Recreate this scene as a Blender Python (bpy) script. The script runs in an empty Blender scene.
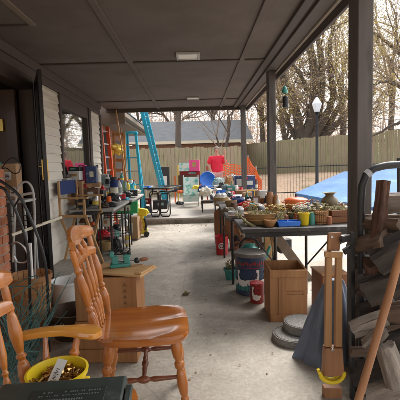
import bpy, math, random
from mathutils import Vector, Matrix, noise as mn
PI = math.pi
R = math.radians
random.seed(7)
SC = bpy.context.scene
COL = SC.collection

# ------------------------------------------------------------ camera
F_PX, EYE = 387.0, 1.28
CAMROT = (Matrix.Rotation(-0.0122, 4, 'Z') @ Matrix.Rotation(PI/2 - 0.0893, 4, 'X') @ Matrix.Rotation(-0.0283, 4, 'Z'))
cam = bpy.data.cameras.new('camera')
camo = bpy.data.objects.new('camera', cam)
COL.objects.link(camo)
camo.matrix_world = Matrix.Translation((0, 0, EYE)) @ CAMROT
cam.sensor_width = 36
cam.lens = 36 * F_PX / 400
cam.clip_start, cam.clip_end = 0.05, 1200
SC.camera = camo

def ray(px, py):
    return (CAMROT.to_3x3() @ Vector((px - 200, 200 - py, -F_PX)))
def at(px, py, Y):
    d = ray(px, py); d = d * (Y / d.y)
    return Vector((d.x, d.y, d.z + EYE))
def fl(px, py, z=0.0):
    d = ray(px, py); d = d * ((z - EYE) / d.z)
    return Vector((d.x, d.y, z))

# ------------------------------------------------------------ materials
def new_mat(name):
    m = bpy.data.materials.new(name); m.use_nodes = True
    nt = m.node_tree
    return m, nt, nt.nodes['Principled BSDF']
def N(nt, t, **k):
    n = nt.nodes.new(t)
    for a, b in k.items(): setattr(n, a, b)
    return n
def mat(name, col, rough=.6, var=.18, scale=6, bump=.15, metal=0, stretch=(1, 1, 1), col2=None, c2amt=.5, c2scale=2.0, coat=0, spec=.5, detail=4, bdist=.004, trans=0):
    m, nt, b = new_mat(name)
    tc = N(nt, 'ShaderNodeTexCoord')
    mp = N(nt, 'ShaderNodeMapping'); mp.inputs['Scale'].default_value = stretch
    nt.links.new(tc.outputs['Object'], mp.inputs[0])
    nz = N(nt, 'ShaderNodeTexNoise'); nz.inputs['Scale'].default_value = scale; nz.inputs['Detail'].default_value = detail; nz.inputs['Roughness'].default_value = .6
    nt.links.new(mp.outputs[0], nz.inputs['Vector'])
    mx = N(nt, 'ShaderNodeMix', data_type='RGBA')
    mx.inputs[6].default_value = [max(0, c*(1-1.6*var)) for c in col[:3]] + [1]
    mx.inputs[7].default_value = [min(1, c*(1+1.6*var)) for c in col[:3]] + [1]
    nt.links.new(nz.outputs[0], mx.inputs[0])
    out = mx.outputs[2]
    if col2:
        n2 = N(nt, 'ShaderNodeTexNoise'); n2.inputs['Scale'].default_value = c2scale; n2.inputs['Detail'].default_value = 6; n2.inputs['Roughness'].default_value = .65
        nt.links.new(mp.outputs[0], n2.inputs['Vector'])
        rp = N(nt, 'ShaderNodeMapRange'); rp.inputs[1].default_value = .62 - .3*c2amt; rp.inputs[2].default_value = .75 - .25*c2amt
        nt.links.new(n2.outputs[0], rp.inputs[0])
        m2 = N(nt, 'ShaderNodeMix', data_type='RGBA'); m2.inputs[7].default_value = list(col2[:3]) + [1]
        nt.links.new(rp.outputs[0], m2.inputs[0]); nt.links.new(out, m2.inputs[6]); out = m2.outputs[2]
    nt.links.new(out, b.inputs['Base Color'])
    b.inputs['Roughness'].default_value = rough
    b.inputs['Metallic'].default_value = metal
    b.inputs['Specular IOR Level'].default_value = spec
    b.inputs['Coat Weight'].default_value = coat
    b.inputs['Coat Roughness'].default_value = .15
    if trans: b.inputs['Transmission Weight'].default_value = trans
    if bump:
        bp = N(nt, 'ShaderNodeBump'); bp.inputs['Strength'].default_value = bump; bp.inputs['Distance'].default_value = bdist
        nt.links.new(nz.outputs[0], bp.inputs['Height']); nt.links.new(bp.outputs[0], b.inputs['Normal'])
    return m

def wood(name, col, dark, rough=.35, axis='Z', coat=0, fine=60, bump=.1):
    st = {'X': (.06, 1, 1), 'Y': (1, .06, 1), 'Z': (1, 1, .06)}[axis]
    m, nt, b = new_mat(name)
    tc = N(nt, 'ShaderNodeTexCoord'); mp = N(nt, 'ShaderNodeMapping'); mp.inputs['Scale'].default_value = st
    nt.links.new(tc.outputs['Object'], mp.inputs[0])
    a = N(nt, 'ShaderNodeTexNoise'); a.inputs['Scale'].default_value = fine; a.inputs['Detail'].default_value = 5
    c = N(nt, 'ShaderNodeTexNoise'); c.inputs['Scale'].default_value = fine/6; c.inputs['Detail'].default_value = 3; c.inputs['Distortion'].default_value = .6
    nt.links.new(mp.outputs[0], a.inputs['Vector']); nt.links.new(mp.outputs[0], c.inputs['Vector'])
    ad = N(nt, 'ShaderNodeMath', operation='ADD'); nt.links.new(a.outputs[0], ad.inputs[0]); nt.links.new(c.outputs[0], ad.inputs[1])
    mr = N(nt, 'ShaderNodeMapRange'); mr.inputs[1].default_value = .7; mr.inputs[2].default_value = 1.3
    nt.links.new(ad.outputs[0], mr.inputs[0])
    mx = N(nt, 'ShaderNodeMix', data_type='RGBA'); mx.inputs[6].default_value = list(dark)+[1]; mx.inputs[7].default_value = list(col)+[1]
    nt.links.new(mr.outputs[0], mx.inputs[0]); nt.links.new(mx.outputs[2], b.inputs['Base Color'])
    b.inputs['Roughness'].default_value = rough; b.inputs['Coat Weight'].default_value = coat; b.inputs['Coat Roughness'].default_value = .12
    bp = N(nt, 'ShaderNodeBump'); bp.inputs['Strength'].default_value = bump; bp.inputs['Distance'].default_value = .002
    nt.links.new(a.outputs[0], bp.inputs['Height']); nt.links.new(bp.outputs[0], b.inputs['Normal'])
    return m

def leafmat(name, cols, scale=1.2):
    m, nt, b = new_mat(name)
    tc = N(nt, 'ShaderNodeTexCoord'); nz = N(nt, 'ShaderNodeTexNoise'); nz.inputs['Scale'].default_value = scale; nz.inputs['Detail'].default_value = 8; nz.inputs['Roughness'].default_value = .8
    nt.links.new(tc.outputs['Object'], nz.inputs['Vector'])
    cr = N(nt, 'ShaderNodeValToRGB'); e = cr.color_ramp.elements
    e[0].position = .3; e[0].color = list(cols[0])+[1]; e[1].position = .7; e[1].color = list(cols[-1])+[1]
    for i, c in enumerate(cols[1:-1]):
        q = e.new(.3 + .4*(i+1)/(len(cols)-1)); q.color = list(c)+[1]
    nt.links.new(nz.outputs[0], cr.inputs[0]); nt.links.new(cr.outputs[0], b.inputs['Base Color'])
    b.inputs['Roughness'].default_value = .6
    tr = N(nt, 'ShaderNodeBsdfTranslucent'); nt.links.new(cr.outputs[0], tr.inputs[0])
    mx = N(nt, 'ShaderNodeMixShader'); mx.inputs[0].default_value = .4
    o = nt.nodes['Material Output']
    nt.links.new(b.outputs[0], mx.inputs[1]); nt.links.new(tr.outputs[0], mx.inputs[2]); nt.links.new(mx.outputs[0], o.inputs[0])
    return m

K = {}
K['chair'] = wood('orange_maple', (.57, .195, .028), (.33, .092, .013), .32, 'Z', .5, 34, .2)
K['chair_flat'] = wood('orange_maple_seat', (.54, .175, .024), (.28, .072, .011), .18, 'X', 1.0, 30)
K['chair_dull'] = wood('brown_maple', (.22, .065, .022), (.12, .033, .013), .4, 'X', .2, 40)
K['armlight'] = wood('honey_maple', (.76, .35, .06), (.50, .18, .028), .26, 'X', .7, 36)
K['ceiling'] = mat('brown_ceiling_paint', (.138, .112, .098), .75, .10, 3, .1, col2=(.112, .088, .075), c2amt=.55, c2scale=1.6)
K['batten'] = mat('dark_batten_paint', (.062, .045, .037), .6, .12, 8, .1)
K['brown'] = mat('brown_trim_paint', (.085, .065, .058), .6, .15, 14, .2, stretch=(1, 1, .2))
K['post'] = mat('grey_brown_post_paint', (.115, .10, .092), .65, .2, 20, .35, stretch=(1, 1, .15), col2=(.06, .05, .045), c2amt=.25, c2scale=12)
K['fascia'] = mat('tan_fascia_paint', (.20, .16, .125), .6, .12, 8, .1)
K['siding'] = mat('cream_siding', (.74, .69, .60), .55, .1, 5, .1, stretch=(1, .2, 3), col2=(.50, .45, .37), c2amt=.25, c2scale=3)
K['cream_strip'] = mat('pale_trim_strip', (.55, .49, .42), .5, .1, 8, .05)
K['black'] = mat('black_paint', (.014, .014, .015), .35, .2, 12, .05)
K['blackplastic'] = mat('black_plastic', (.02, .02, .022), .45, .2, 12, .05)
K['rubber'] = mat('worn_black_rubber', (.028, .028, .030), .5, .3, 25, .2)
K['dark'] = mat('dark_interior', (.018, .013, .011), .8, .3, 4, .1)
K['doorwood'] = wood('dark_door_wood', (.065, .030, .016), (.03, .014, .008), .45, 'Z', .2, 20)
K['brass'] = mat('brass', (.62, .42, .12), .28, .15, 12, .05, metal=1)
K['steel'] = mat('dull_steel', (.48, .48, .48), .35, .15, 15, .1, metal=1)
K['galv'] = mat('grey_painted_tube', (.42, .42, .40), .4, .2, 15, .1)
K['white'] = mat('white_paint', (.78, .77, .74), .5, .08, 10, .05)
K['cream'] = mat('cream_paint', (.70, .64, .50), .5, .12, 10, .1)
K['red'] = mat('red_plastic', (.55, .02, .03), .35, .15, 8, .03)
K['darkred'] = mat('faded_red_paint', (.30, .02, .02), .4, .25, 10, .05)
K['pink'] = mat('hot_pink_cloth', (.80, .08, .25), .6, .12, 12, .2)
K['yellow'] = mat('yellow_plastic', (.80, .58, .02), .35, .08, 8, .03)
K['yellow_soft'] = mat('soft_yellow_cloth', (.75, .55, .10), .8, .2, 25, .3)
K['blue'] = mat('blue_plastic', (.02, .16, .62), .35, .12, 8, .03)
K['navy'] = mat('navy_canvas', (.013, .032, .13), .8, .2, 40, .3)
K['navybox'] = mat('navy_print_card', (.03, .06, .17), .5, .25, 10, .05, col2=(.45, .5, .55), c2amt=.15, c2scale=14)
K['teal'] = mat('teal_enamel', (.05, .26, .22), .35, .2, 14, .1, col2=(.12, .09, .06), c2amt=.15, c2scale=20)
K['ladder_blue'] = mat('turquoise_fibreglass', (.02, .38, .55), .4, .12, 10, .05, col2=(.35, .55, .6), c2amt=.1, c2scale=9)
K['ladder_orange'] = mat('orange_fibreglass', (.62, .10, .03), .45, .15, 10, .05)
K['orange'] = mat('orange_plastic', (.85, .15, .02), .4, .1, 10, .05)
K['orangepot'] = mat('orange_enamel', (.62, .13, .03), .3, .15, 10, .05)
K['green'] = mat('green_plastic', (.03, .35, .10), .4, .15, 10, .05)
K['wire_green'] = mat('green_coated_wire', (.055, .14, .13), .4, .35, 20, .05)
K['basket'] = mat('basket_wood', (.42, .21, .08), .6, .3, 14, .3, stretch=(1, 1, 3), col2=(.26, .11, .04), c2amt=.35, c2scale=5)
K['wicker'] = mat('wicker', (.36, .23, .10), .7, .4, 60, .6, bdist=.01)
K['crate'] = wood('crate_pine', (.40, .19, .070), (.24, .10, .035), .6, 'Z', 0, 30, .3)
K['crate_red'] = wood('crate_brown', (.27, .105, .035), (.16, .058, .02), .6, 'X', 0, 30, .3)
K['pine'] = wood('pine_board', (.56, .34, .15), (.40, .21, .08), .55, 'X', 0, 30, .2)
K['slat'] = wood('oak_slat', (.50, .27, .11), (.33, .155, .058), .5, 'Z', .1, 40, .2)
K['polewood'] = wood('reddish_pole_wood', (.42, .20, .09), (.24, .10, .042), .55, 'Z', 0, 30, .3)
K['oldwood'] = mat('grey_weathered_wood', (.20, .15, .11), .85, .35, 30, .6, stretch=(1, 1, .2), bdist=.01)
K['walnut'] = wood('walnut_veneer', (.16, .075, .035), (.08, .035, .018), .45, 'Z', .1, 20)
K['card'] = mat('cardboard', (.37, .22, .115), .8, .1, 8, .1, col2=(.29, .165, .08), c2amt=.2, c2scale=4)
K['tabletop'] = mat('dark_table_laminate', (.030, .024, .021), .6, .25, 10, .05, col2=(.12, .105, .095), c2amt=.25, c2scale=9)
K['greytop'] = mat('grey_table_top', (.36, .345, .32), .5, .15, 8, .05)
K['concrete_disc'] = mat('pebbled_concrete', (.23, .215, .195), .9, .5, 90, .8, bdist=.01)
K['tarp_grey'] = mat('blue_grey_tarp', (.125, .155, .215), .45, .3, 6, .4, bdist=.03)
K['olive'] = mat('olive_ceramic', (.17, .13, .07), .5, .35, 14, .2, col2=(.09, .06, .035), c2amt=.3, c2scale=9)
K['ammo'] = mat('olive_drab_case', (.030, .042, .036), .5, .25, 10, .2, col2=(.06, .075, .068), c2amt=.2, c2scale=14)
K['shell'] = mat('brass_casings', (.50, .32, .12), .3, .4, 60, .1, metal=1)
K['skin'] = mat('skin', (.55, .28, .20), .5, .06, 20, .05)
K['shirt'] = mat('red_shirt', (.72, .02, .05), .8, .15, 10, .4, bdist=.02)
K['shorts'] = mat('pale_pink_trousers', (.60, .33, .30), .8, .15, 10, .3)
K['hair'] = mat('grey_hair', (.20, .15, .12), .7, .25, 40, .5)
K['terracotta'] = mat('terracotta', (.30, .10, .045), .7, .2, 8, .2)
K['glass'] = mat('green_glass', (.25, .45, .38), .08, .05, 4, 0, trans=.7)
K['cap'] = mat('white_card', (.66, .65, .62), .6, .12, 8, .1)
K['multi'] = mat('printed_cloth', (.35, .42, .40), .8, .3, 9, .3, col2=(.05, .28, .24), c2amt=.5, c2scale=8)
K['floral'] = mat('floral_cloth', (.62, .68, .62), .8, .15, 9, .3, col2=(.08, .38, .30), c2amt=.45, c2scale=9)

# brick texture on a wall facing +X or facing -Y
def brickmat(name, c1, c2, mortar, plane='YZ'):
    m, nt, b = new_mat(name)
    tc = N(nt, 'ShaderNodeTexCoord'); sp = N(nt, 'ShaderNodeSeparateXYZ'); cb = N(nt, 'ShaderNodeCombineXYZ')
    nt.links.new(tc.outputs['Object'], sp.inputs[0])
    nt.links.new(sp.outputs[{'Y': 1, 'X': 0}[plane[0]]], cb.inputs[0]); nt.links.new(sp.outputs[2], cb.inputs[1])
    br = N(nt, 'ShaderNodeTexBrick'); br.inputs['Scale'].default_value = 1
    br.inputs['Brick Width'].default_value = .21; br.inputs['Row Height'].default_value = .076; br.inputs['Mortar Size'].default_value = .006
    br.inputs['Color1'].default_value = list(c1)+[1]; br.inputs['Color2'].default_value = list(c2)+[1]; br.inputs['Mortar'].default_value = list(mortar)+[1]
    nt.links.new(cb.outputs[0], br.inputs[0]); nt.links.new(br.outputs[0], b.inputs['Base Color'])
    b.inputs['Roughness'].default_value = .85
    return m
K['brickwall'] = brickmat('brick_wall', (.42, .17, .09), (.30, .11, .06), (.35, .31, .27))
K['brickfar'] = brickmat('far_brick', (.30, .15, .10), (.24, .11, .075), (.3, .26, .22), 'XZ')
K['nshingle'] = brickmat('neighbour_shingles', (.085, .092, .104), (.06, .066, .076), (.05, .056, .066), 'XZ')
K['brick'] = mat('orange_brick', (.44, .15, .07), .85, .3, 14, .5, col2=(.50, .25, .15), c2amt=.3, c2scale=9, bdist=.01)
K['mortar'] = mat('mortar', (.36, .32, .27), .9, .2, 30, .5)

# concrete floor
def concrete(name, base, dark, light, stain, rough=.75):
    m, nt, b = new_mat(name)
    tc = N(nt, 'ShaderNodeTexCoord')
    def nz(s, d=5, r=.6, dist=0):
        n = N(nt, 'ShaderNodeTexNoise'); n.inputs['Scale'].default_value = s; n.inputs['Detail'].default_value = d; n.inputs['Roughness'].default_value = r; n.inputs['Distortion'].default_value = dist
        nt.links.new(tc.outputs['Object'], n.inputs['Vector']); return n.outputs[0]
    def rng(o, a, c):
        r = N(nt, 'ShaderNodeMapRange'); r.inputs[1].default_value = a; r.inputs[2].default_value = c; nt.links.new(o, r.inputs[0]); return r.outputs[0]
    def mix(f, a, c):
        x = N(nt, 'ShaderNodeMix', data_type='RGBA')
        nt.links.new(f, x.inputs[0])
        if isinstance(a, tuple): x.inputs[6].default_value = list(a)+[1]
        else: nt.links.new(a, x.inputs[6])
        x.inputs[7].default_value = list(c)+[1]; return x.outputs[2]
    n1 = nz(1.7, 9, .75, .6); n2 = nz(5, 8, .75, .2); n3 = nz(45, 4, .7); n4 = nz(.7, 4, .5, 1.5); n5 = nz(14, 6, .8)
    c = mix(rng(n1, .38, .66), base, dark)
    c = mix(rng(n2, .52, .74), c, light)
    c = mix(rng(n4, .56, .66), c, stain)
    c = mix(rng(n5, .60, .72), c, tuple(x*.62 for x in stain)); c = mix(rng(nz(9, 9, .85, .8), .50, .72), c, light)
    hv = N(nt, 'ShaderNodeMix', data_type='RGBA', blend_type='MULTIPLY'); hv.inputs[0].default_value = .45
    nt.links.new(c, hv.inputs[6]); nt.links.new(rng(n3, .1, .75), hv.inputs[7])
    # cracks
    vo = N(nt, 'ShaderNodeTexVoronoi', feature='DISTANCE_TO_EDGE'); vo.inputs['Scale'].default_value = .55
    mp = N(nt, 'ShaderNodeMapping'); nt.links.new(tc.outputs['Object'], mp.inputs[0])
    addv = N(nt, 'ShaderNodeMix', data_type='VECTOR'); addv.inputs[0].default_value = .12
    n6 = N(nt, 'ShaderNodeTexNoise'); n6.inputs['Scale'].default_value = 3; n6.inputs['Detail'].default_value = 6; nt.links.new(tc.outputs['Object'], n6.inputs['Vector'])
    nt.links.new(mp.outputs[0], addv.inputs[4]); nt.links.new(n6.outputs[1], addv.inputs[5]); nt.links.new(addv.outputs[1], vo.inputs['Vector'])
    cr = rng(vo.outputs[0], .006, .0)
    c2 = N(nt, 'ShaderNodeMix', data_type='RGBA'); c2.inputs[7].default_value = [x*.4 for x in stain]+[1]
    mm = N(nt, 'ShaderNodeMath', operation='MULTIPLY'); mm.inputs[1].default_value = .22; nt.links.new(cr, mm.inputs[0])
    nt.links.new(mm.outputs[0], c2.inputs[0]); nt.links.new(hv.outputs[2], c2.inputs[6])
    nt.links.new(c2.outputs[2], b.inputs['Base Color'])
    rr = N(nt, 'ShaderNodeMapRange'); rr.inputs[3].default_value = rough-.25; rr.inputs[4].default_value = rough+.1; nt.links.new(n1, rr.inputs[0]); nt.links.new(rr.outputs[0], b.inputs['Roughness'])
    bp = N(nt, 'ShaderNodeBump'); bp.inputs['Strength'].default_value = .35; bp.inputs['Distance'].default_value = .004
    nt.links.new(n3, bp.inputs['Height']); nt.links.new(bp.outputs[0], b.inputs['Normal'])
    return m
K['floor'] = concrete('patio_concrete', (.45, .40, .33), (.33, .29, .235), (.56, .51, .43), (.23, .19, .145))
K['deck'] = concrete('pale_deck_concrete', (.44, .40, .34), (.36, .32, .27), (.52, .48, .42), (.33, .26, .19), .8)
K['stepface'] = mat('dark_step_face', (.22, .18, .14), .9, .3, 12, .4, col2=(.10, .085, .07), c2amt=.4, c2scale=6)  # browner and darker than the patio concrete, with random darker blotches
K['soil'] = mat('leaf_litter_ground', (.36, .25, .17), .95, .5, 9, .5, col2=(.14, .13, .05), c2amt=.3, c2scale=1.0, bdist=.05)
K['fence'] = mat('mossy_fence_board', (.33, .31, .18), .9, .5, 5, .5, stretch=(7, 7, .4), col2=(.36, .29, .21), c2amt=.62, c2scale=1.3, bdist=.01)
K['fence2'] = mat('bare_fence_board', (.30, .235, .16), .9, .3, 9, .4, stretch=(4, 4, .35), col2=(.17, .185, .08), c2amt=.5, c2scale=1.6, bdist=.01)
K['shingle'] = mat('blue_grey_shingle', (.115, .13, .15), .9, .3, 5, .3, stretch=(1, 6, 6), col2=(.09, .10, .12), c2amt=.4, c2scale=2)
K['bark'] = mat('tree_bark', (.115, .095, .08), .95, .4, 8, .6, stretch=(1, 1, .25), bdist=.05)
K['twig'] = mat('bare_twig', (.30, .245, .205), .9, .3, 3, 0)
K['twig_pale'] = mat('pale_bare_twig', (.42, .36, .31), .9, .3, 3, 0)
K['leafyel'] = leafmat('yellow_green_leaves', [(.20, .18, .06), (.46, .38, .10), (.36, .24, .11), (.58, .46, .16)], 1.1)
K['leafgrn'] = leafmat('green_leaves', [(.20, .25, .06), (.38, .40, .10), (.48, .44, .14)], 1.5)
K['leafbrn'] = leafmat('brown_leaves', [(.32, .22, .16), (.50, .37, .26), (.60, .48, .33)], 1.5)
K['dryleaf'] = leafmat('dry_fallen_leaves', [(.10, .05, .02), (.28, .16, .07), (.38, .27, .14)], 6)
K['plantleaf'] = leafmat('silvery_green_leaves', [(.11, .11, .045), (.30, .26, .12), (.46, .38, .20)], 20)
K['whiteflower'] = mat('white_petals', (.75, .72, .62), .7, .15, 40, .2)
K['yellowflower'] = mat('yellow_petals', (.62, .47, .18), .7, .3, 40, .2)
K['tarpblue'] = mat('light_blue_tarp', (.06, .175, .39), .7, .2, 1.5, .9, col2=(.11, .25, .45), c2amt=.3, c2scale=1.2, bdist=.05)
K['logend'] = mat('split_log_wood', (.125, .080, .054), .9, .5, 30, 1, stretch=(.2, 1, 1), col2=(.055, .045, .04), c2amt=.45, c2scale=5, bdist=.015)
K['logdark'] = mat('dark_log_wood', (.046, .038, .033), .95, .5, 30, 1, stretch=(.2, 1, 1), col2=(.075, .055, .04), c2amt=.3, c2scale=5, bdist=.015)
K['logpale'] = mat('pale_weathered_log', (.23, .19, .155), .9, .5, 34, 1, stretch=(.2, 1, 1), col2=(.13, .10, .08), c2amt=.4, c2scale=6, bdist=.015)
K['logred'] = mat('red_brown_bark', (.12, .055, .032), .95, .5, 16, .9, stretch=(.4, 1, 1), col2=(.05, .028, .02), c2amt=.4, c2scale=6, bdist=.02)
m, nt, b = new_mat('window_glass'); b.inputs['Base Color'].default_value = (.035, .045, .04, 1); b.inputs['Roughness'].default_value = .04; b.inputs['Specular IOR Level'].default_value = 1; b.inputs['Coat Weight'].default_value = 1; b.inputs['Coat IOR'].default_value = 2.6; b.inputs['Coat Roughness'].default_value = .02; K['winglass'] = m
m, nt, b = new_mat('lamp_glass'); b.inputs['Base Color'].default_value = (.85, .87, .88, 1); b.inputs['Roughness'].default_value = .3; K['lampglass'] = m
m, nt, b = new_mat('ceiling_lens'); b.inputs['Base Color'].default_value = (.88, .86, .80, 1); b.inputs['Roughness'].default_value = .35; K['lens'] = m

# ------------------------------------------------------------ mesh building
class MB:
    def __init__(s, M=None):
        s.v = []; s.f = []; s.M = M or Matrix.Identity(4); s.sm = []
    def add(s, vs, fs, smooth=False):
        o = len(s.v); s.v += [s.M @ Vector(p) for p in vs]; s.f += [[i+o for i in f] for f in fs]; s.sm += [smooth]*len(fs); return s
    def box(s, c, d, rot=None):
        x, y, z = d[0]/2, d[1]/2, d[2]/2
        vs = [Vector(p) for p in ((-x,-y,-z),(x,-y,-z),(x,y,-z),(-x,y,-z),(-x,-y,z),(x,-y,z),(x,y,z),(-x,y,z))]
        if rot:
            from mathutils import Euler
            m = Euler([R(a) for a in rot]).to_matrix() if not isinstance(rot, Matrix) else rot
            vs = [m @ p for p in vs]
        c = Vector(c)
        return s.add([p+c for p in vs], [[0,3,2,1],[4,5,6,7],[0,1,5,4],[1,2,6,5],[2,3,7,6],[3,0,4,7]])
    def bb(s, a, b):
        a, b = Vector(a), Vector(b); return s.box((a+b)/2, [abs(q) for q in (b-a)])
    def bar(s, p, q, w, t, up=(0, 0, 1)):
        p, q = Vector(p), Vector(q); d = (q-p).normalized(); u = Vector(up)
        if abs(d.dot(u)) > .98: u = Vector((1, 0, 0))
        a = d.cross(u).normalized(); c = a.cross(d)
        vs = []
        for e in (p, q):
            for i, j in ((-1,-1),(1,-1),(1,1),(-1,1)): vs.append(e + a*i*w/2 + c*j*t/2)
        return s.add(vs, [[3,2,1,0],[4,5,6,7],[0,1,5,4],[1,2,6,5],[2,3,7,6],[3,0,4,7]])
    def tube(s, pts, r, n=8, closed=False, caps=True):
        pts = [Vector(p) for p in pts]; k = len(pts)
        rs = r if isinstance(r, (list, tuple)) else [r]*k
        vs = []; fs = []; u = None
        for i, p in enumerate(pts):
            if closed: d = pts[(i+1) % k] - pts[i-1]
            else: d = pts[min(i+1, k-1)] - pts[max(i-1, 0)]
            if d.length < 1e-9: d = Vector((0, 0, 1))
            d.normalize()
            if u is None: u = d.orthogonal().normalized()
            else:
                u = u - d*u.dot(d)
                u = u.normalized() if u.length > 1e-6 else d.orthogonal().normalized()
            w = d.cross(u)
            for j in range(n):
                a = 2*PI*j/n; vs.append(p + (u*math.cos(a) + w*math.sin(a))*rs[i])
        for i in range(k if closed else k-1):
            a, b2 = i*n, ((i+1) % k)*n
            for j in range(n):
                fs.append([a+j, a+(j+1) % n, b2+(j+1) % n, b2+j])
        s.add(vs, fs, True)
        if caps and not closed:
            o = len(s.v) - len(vs)
            s.f += [[o+j for j in range(n)][::-1], [o+(k-1)*n+j for j in range(n)]]; s.sm += [False, False]
        return s
    def turned(s, p, q, prof, n=12):
        p, q = Vector(p), Vector(q)
        # refine profile with smooth interpolation
        pr = []
        for i in range(len(prof)-1):
            (t0, r0), (t1, r1) = prof[i], prof[i+1]
            for k in range(3):
                e = k/3; w = e*e*(3-2*e); pr.append((t0+(t1-t0)*e, r0+(r1-r0)*w))
        pr.append(prof[-1])
        return s.tube([p.lerp(q, t) for t, _ in pr], [r for _, r in pr], n)
    def lathe(s, prof, c=(0, 0, 0), n=24, cap0=True, cap1=False, sx=1, sy=1):
        c = Vector(c); vs = []; fs = []
        for r, z in prof:
            for j in range(n):
                a = 2*PI*j/n; vs.append(c + Vector((r*math.cos(a)*sx, r*math.sin(a)*sy, z)))
        for i in range(len(prof)-1):
            for j in range(n):
                fs.append([i*n+j, i*n+(j+1) % n, (i+1)*n+(j+1) % n, (i+1)*n+j])
        s.add(vs, fs, True); o = len(s.v)-len(vs)
        if cap0: s.f.append([o+j for j in range(n)][::-1]); s.sm.append(False)
        if cap1: s.f.append([o+(len(prof)-1)*n+j for j in range(n)]); s.sm.append(False)
        return s
    def prism(s, poly, z0, z1):
        n = len(poly)
        return s.add([(x, y, z0) for x, y in poly] + [(x, y, z1) for x, y in poly],
                     [list(range(n))[::-1], [n+i for i in range(n)]] + [[i, (i+1) % n, n+(i+1) % n, n+i] for i in range(n)])
    def ell(s, c, r, n=12, m=8, jit=0, seed=0):
        c = Vector(c); r = (r, r, r) if not isinstance(r, (tuple, list)) else r
        vs = []; fs = []
        for i in range(m+1):
            ph = PI*i/m
            for j in range(n):
                a = 2*PI*j/n; d = Vector((math.sin(ph)*math.cos(a), math.sin(ph)*math.sin(a), math.cos(ph)))
                k = 1 + jit*mn.noise(d*2.2 + Vector((seed, seed*1.7, 0)))
                vs.append(c + Vector((d.x*r[0], d.y*r[1], d.z*r[2]))*k)
        for i in range(m):
            for j in range(n): fs.append([i*n+j, (i+1)*n+j, (i+1)*n+(j+1) % n, i*n+(j+1) % n])
        return s.add(vs, fs, True)
    def grid(s, fn, nu, nv, thick=None):
        vs = [fn(i/nu, j/nv) for j in range(nv+1) for i in range(nu+1)]
        fs = [[j*(nu+1)+i, j*(nu+1)+i+1, (j+1)*(nu+1)+i+1, (j+1)*(nu+1)+i] for j in range(nv) for i in range(nu)]
        return s.add(vs, fs, True)
    def leaves(s, c, r, n, size, rng, shape=(1, 1, 1), shell=False):
        c = Vector(c); vs = []; fs = []
        for _ in range(n):
            d = Vector((rng.gauss(0, 1), rng.gauss(0, 1), rng.gauss(0, 1))).normalized()
            rr = (rng.random()**.4) * r
            p = c + Vector((d.x*shape[0], d.y*shape[1], d.z*shape[2]))*rr
            a = Vector((rng.gauss(0, 1), rng.gauss(0, 1), rng.gauss(0, 1))).normalized(); b2 = a.orthogonal().normalized()
            z = size*rng.uniform(.6, 1.4); k = len(vs)
            vs += [p - a*z*.5, p + b2*z*.3, p + a*z*.5, p - b2*z*.3]; fs.append([k, k+1, k+2, k+3])
        return s.add(vs, fs)
    def mesh(s, name, material, inv, smooth, bevel, sub=0):
        me = bpy.data.meshes.new(name); me.from_pydata([inv @ p for p in s.v], [], s.f); me.validate()
        if smooth is None: me.polygons.foreach_set('use_smooth', s.sm if len(s.sm) == len(me.polygons) else [False]*len(me.polygons))
        else: me.polygons.foreach_set('use_smooth', [bool(smooth)]*len(me.polygons))
        me.materials.append(material); me.update()
        if smooth is None or smooth: me.set_sharp_from_angle(angle=R(42))
        o = bpy.data.objects.new(name, me); COL.objects.link(o)
        if sub:
            q = o.modifiers.new('subdivision', 'SUBSURF'); q.levels = q.render_levels = sub
        if bevel:
            q = o.modifiers.new('bevel', 'BEVEL'); q.width = bevel; q.segments = 2; q.limit_method = 'ANGLE'; q.angle_limit = R(50)
        return o
    def part(s, name, material, parent, label=None, smooth=None, bevel=0, sub=0, kind=None):
        top = parent
        while top.parent: top = top.parent
        o = s.mesh(name, material, top.matrix_basis.inverted(), smooth, bevel, sub)
        o.parent = parent
        if label: o['label'] = label
        if kind: o['kind'] = kind
        return o
    def solo(s, name, material, label=None, cat=None, group=None, kind=None, smooth=None, bevel=0, sub=0, origin=None):
        if origin is None:
            xs = [p.x for p in s.v]; ys = [p.y for p in s.v]; zs = [p.z for p in s.v]
            origin = Vector(((min(xs)+max(xs))/2, (min(ys)+max(ys))/2, min(zs)))
        T = Matrix.Translation(origin)
        o = s.mesh(name, material, T.inverted(), smooth, bevel, sub); o.location = origin
        if label: o['label'] = label
        if cat: o['category'] = cat
        if group: o['group'] = group
        if kind: o['kind'] = kind
        return o

def thing(name, label, cat, loc, rz=0, group=None):
    o = bpy.data.objects.new(name, None); COL.objects.link(o); o.empty_display_size = .1
    o.location = loc; o.rotation_euler = (0, 0, rz)
    o.matrix_basis = Matrix.Translation(Vector(loc)) @ Matrix.Rotation(rz, 4, 'Z')
    o['label'] = label; o['category'] = cat
    if group: o['group'] = group
    return o
def LM(t): return MB(t.matrix_basis.copy())       # builder in a thing's local space
def TR(loc, rz=0): return Matrix.Translation(Vector(loc)) @ Matrix.Rotation(rz, 4, 'Z')
def dup(root, loc, rz, label, group=None):
    r = root.copy(); COL.objects.link(r); r.matrix_basis = Matrix.Translation(Vector(loc)) @ Matrix.Rotation(rz, 4, 'Z')
    r['label'] = label
    if group: r['group'] = group
    for ch in list(root.children):
        c = ch.copy(); COL.objects.link(c); c.parent = r
        for g in ch.children:
            d = g.copy(); COL.objects.link(d); d.parent = c
    return r

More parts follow.
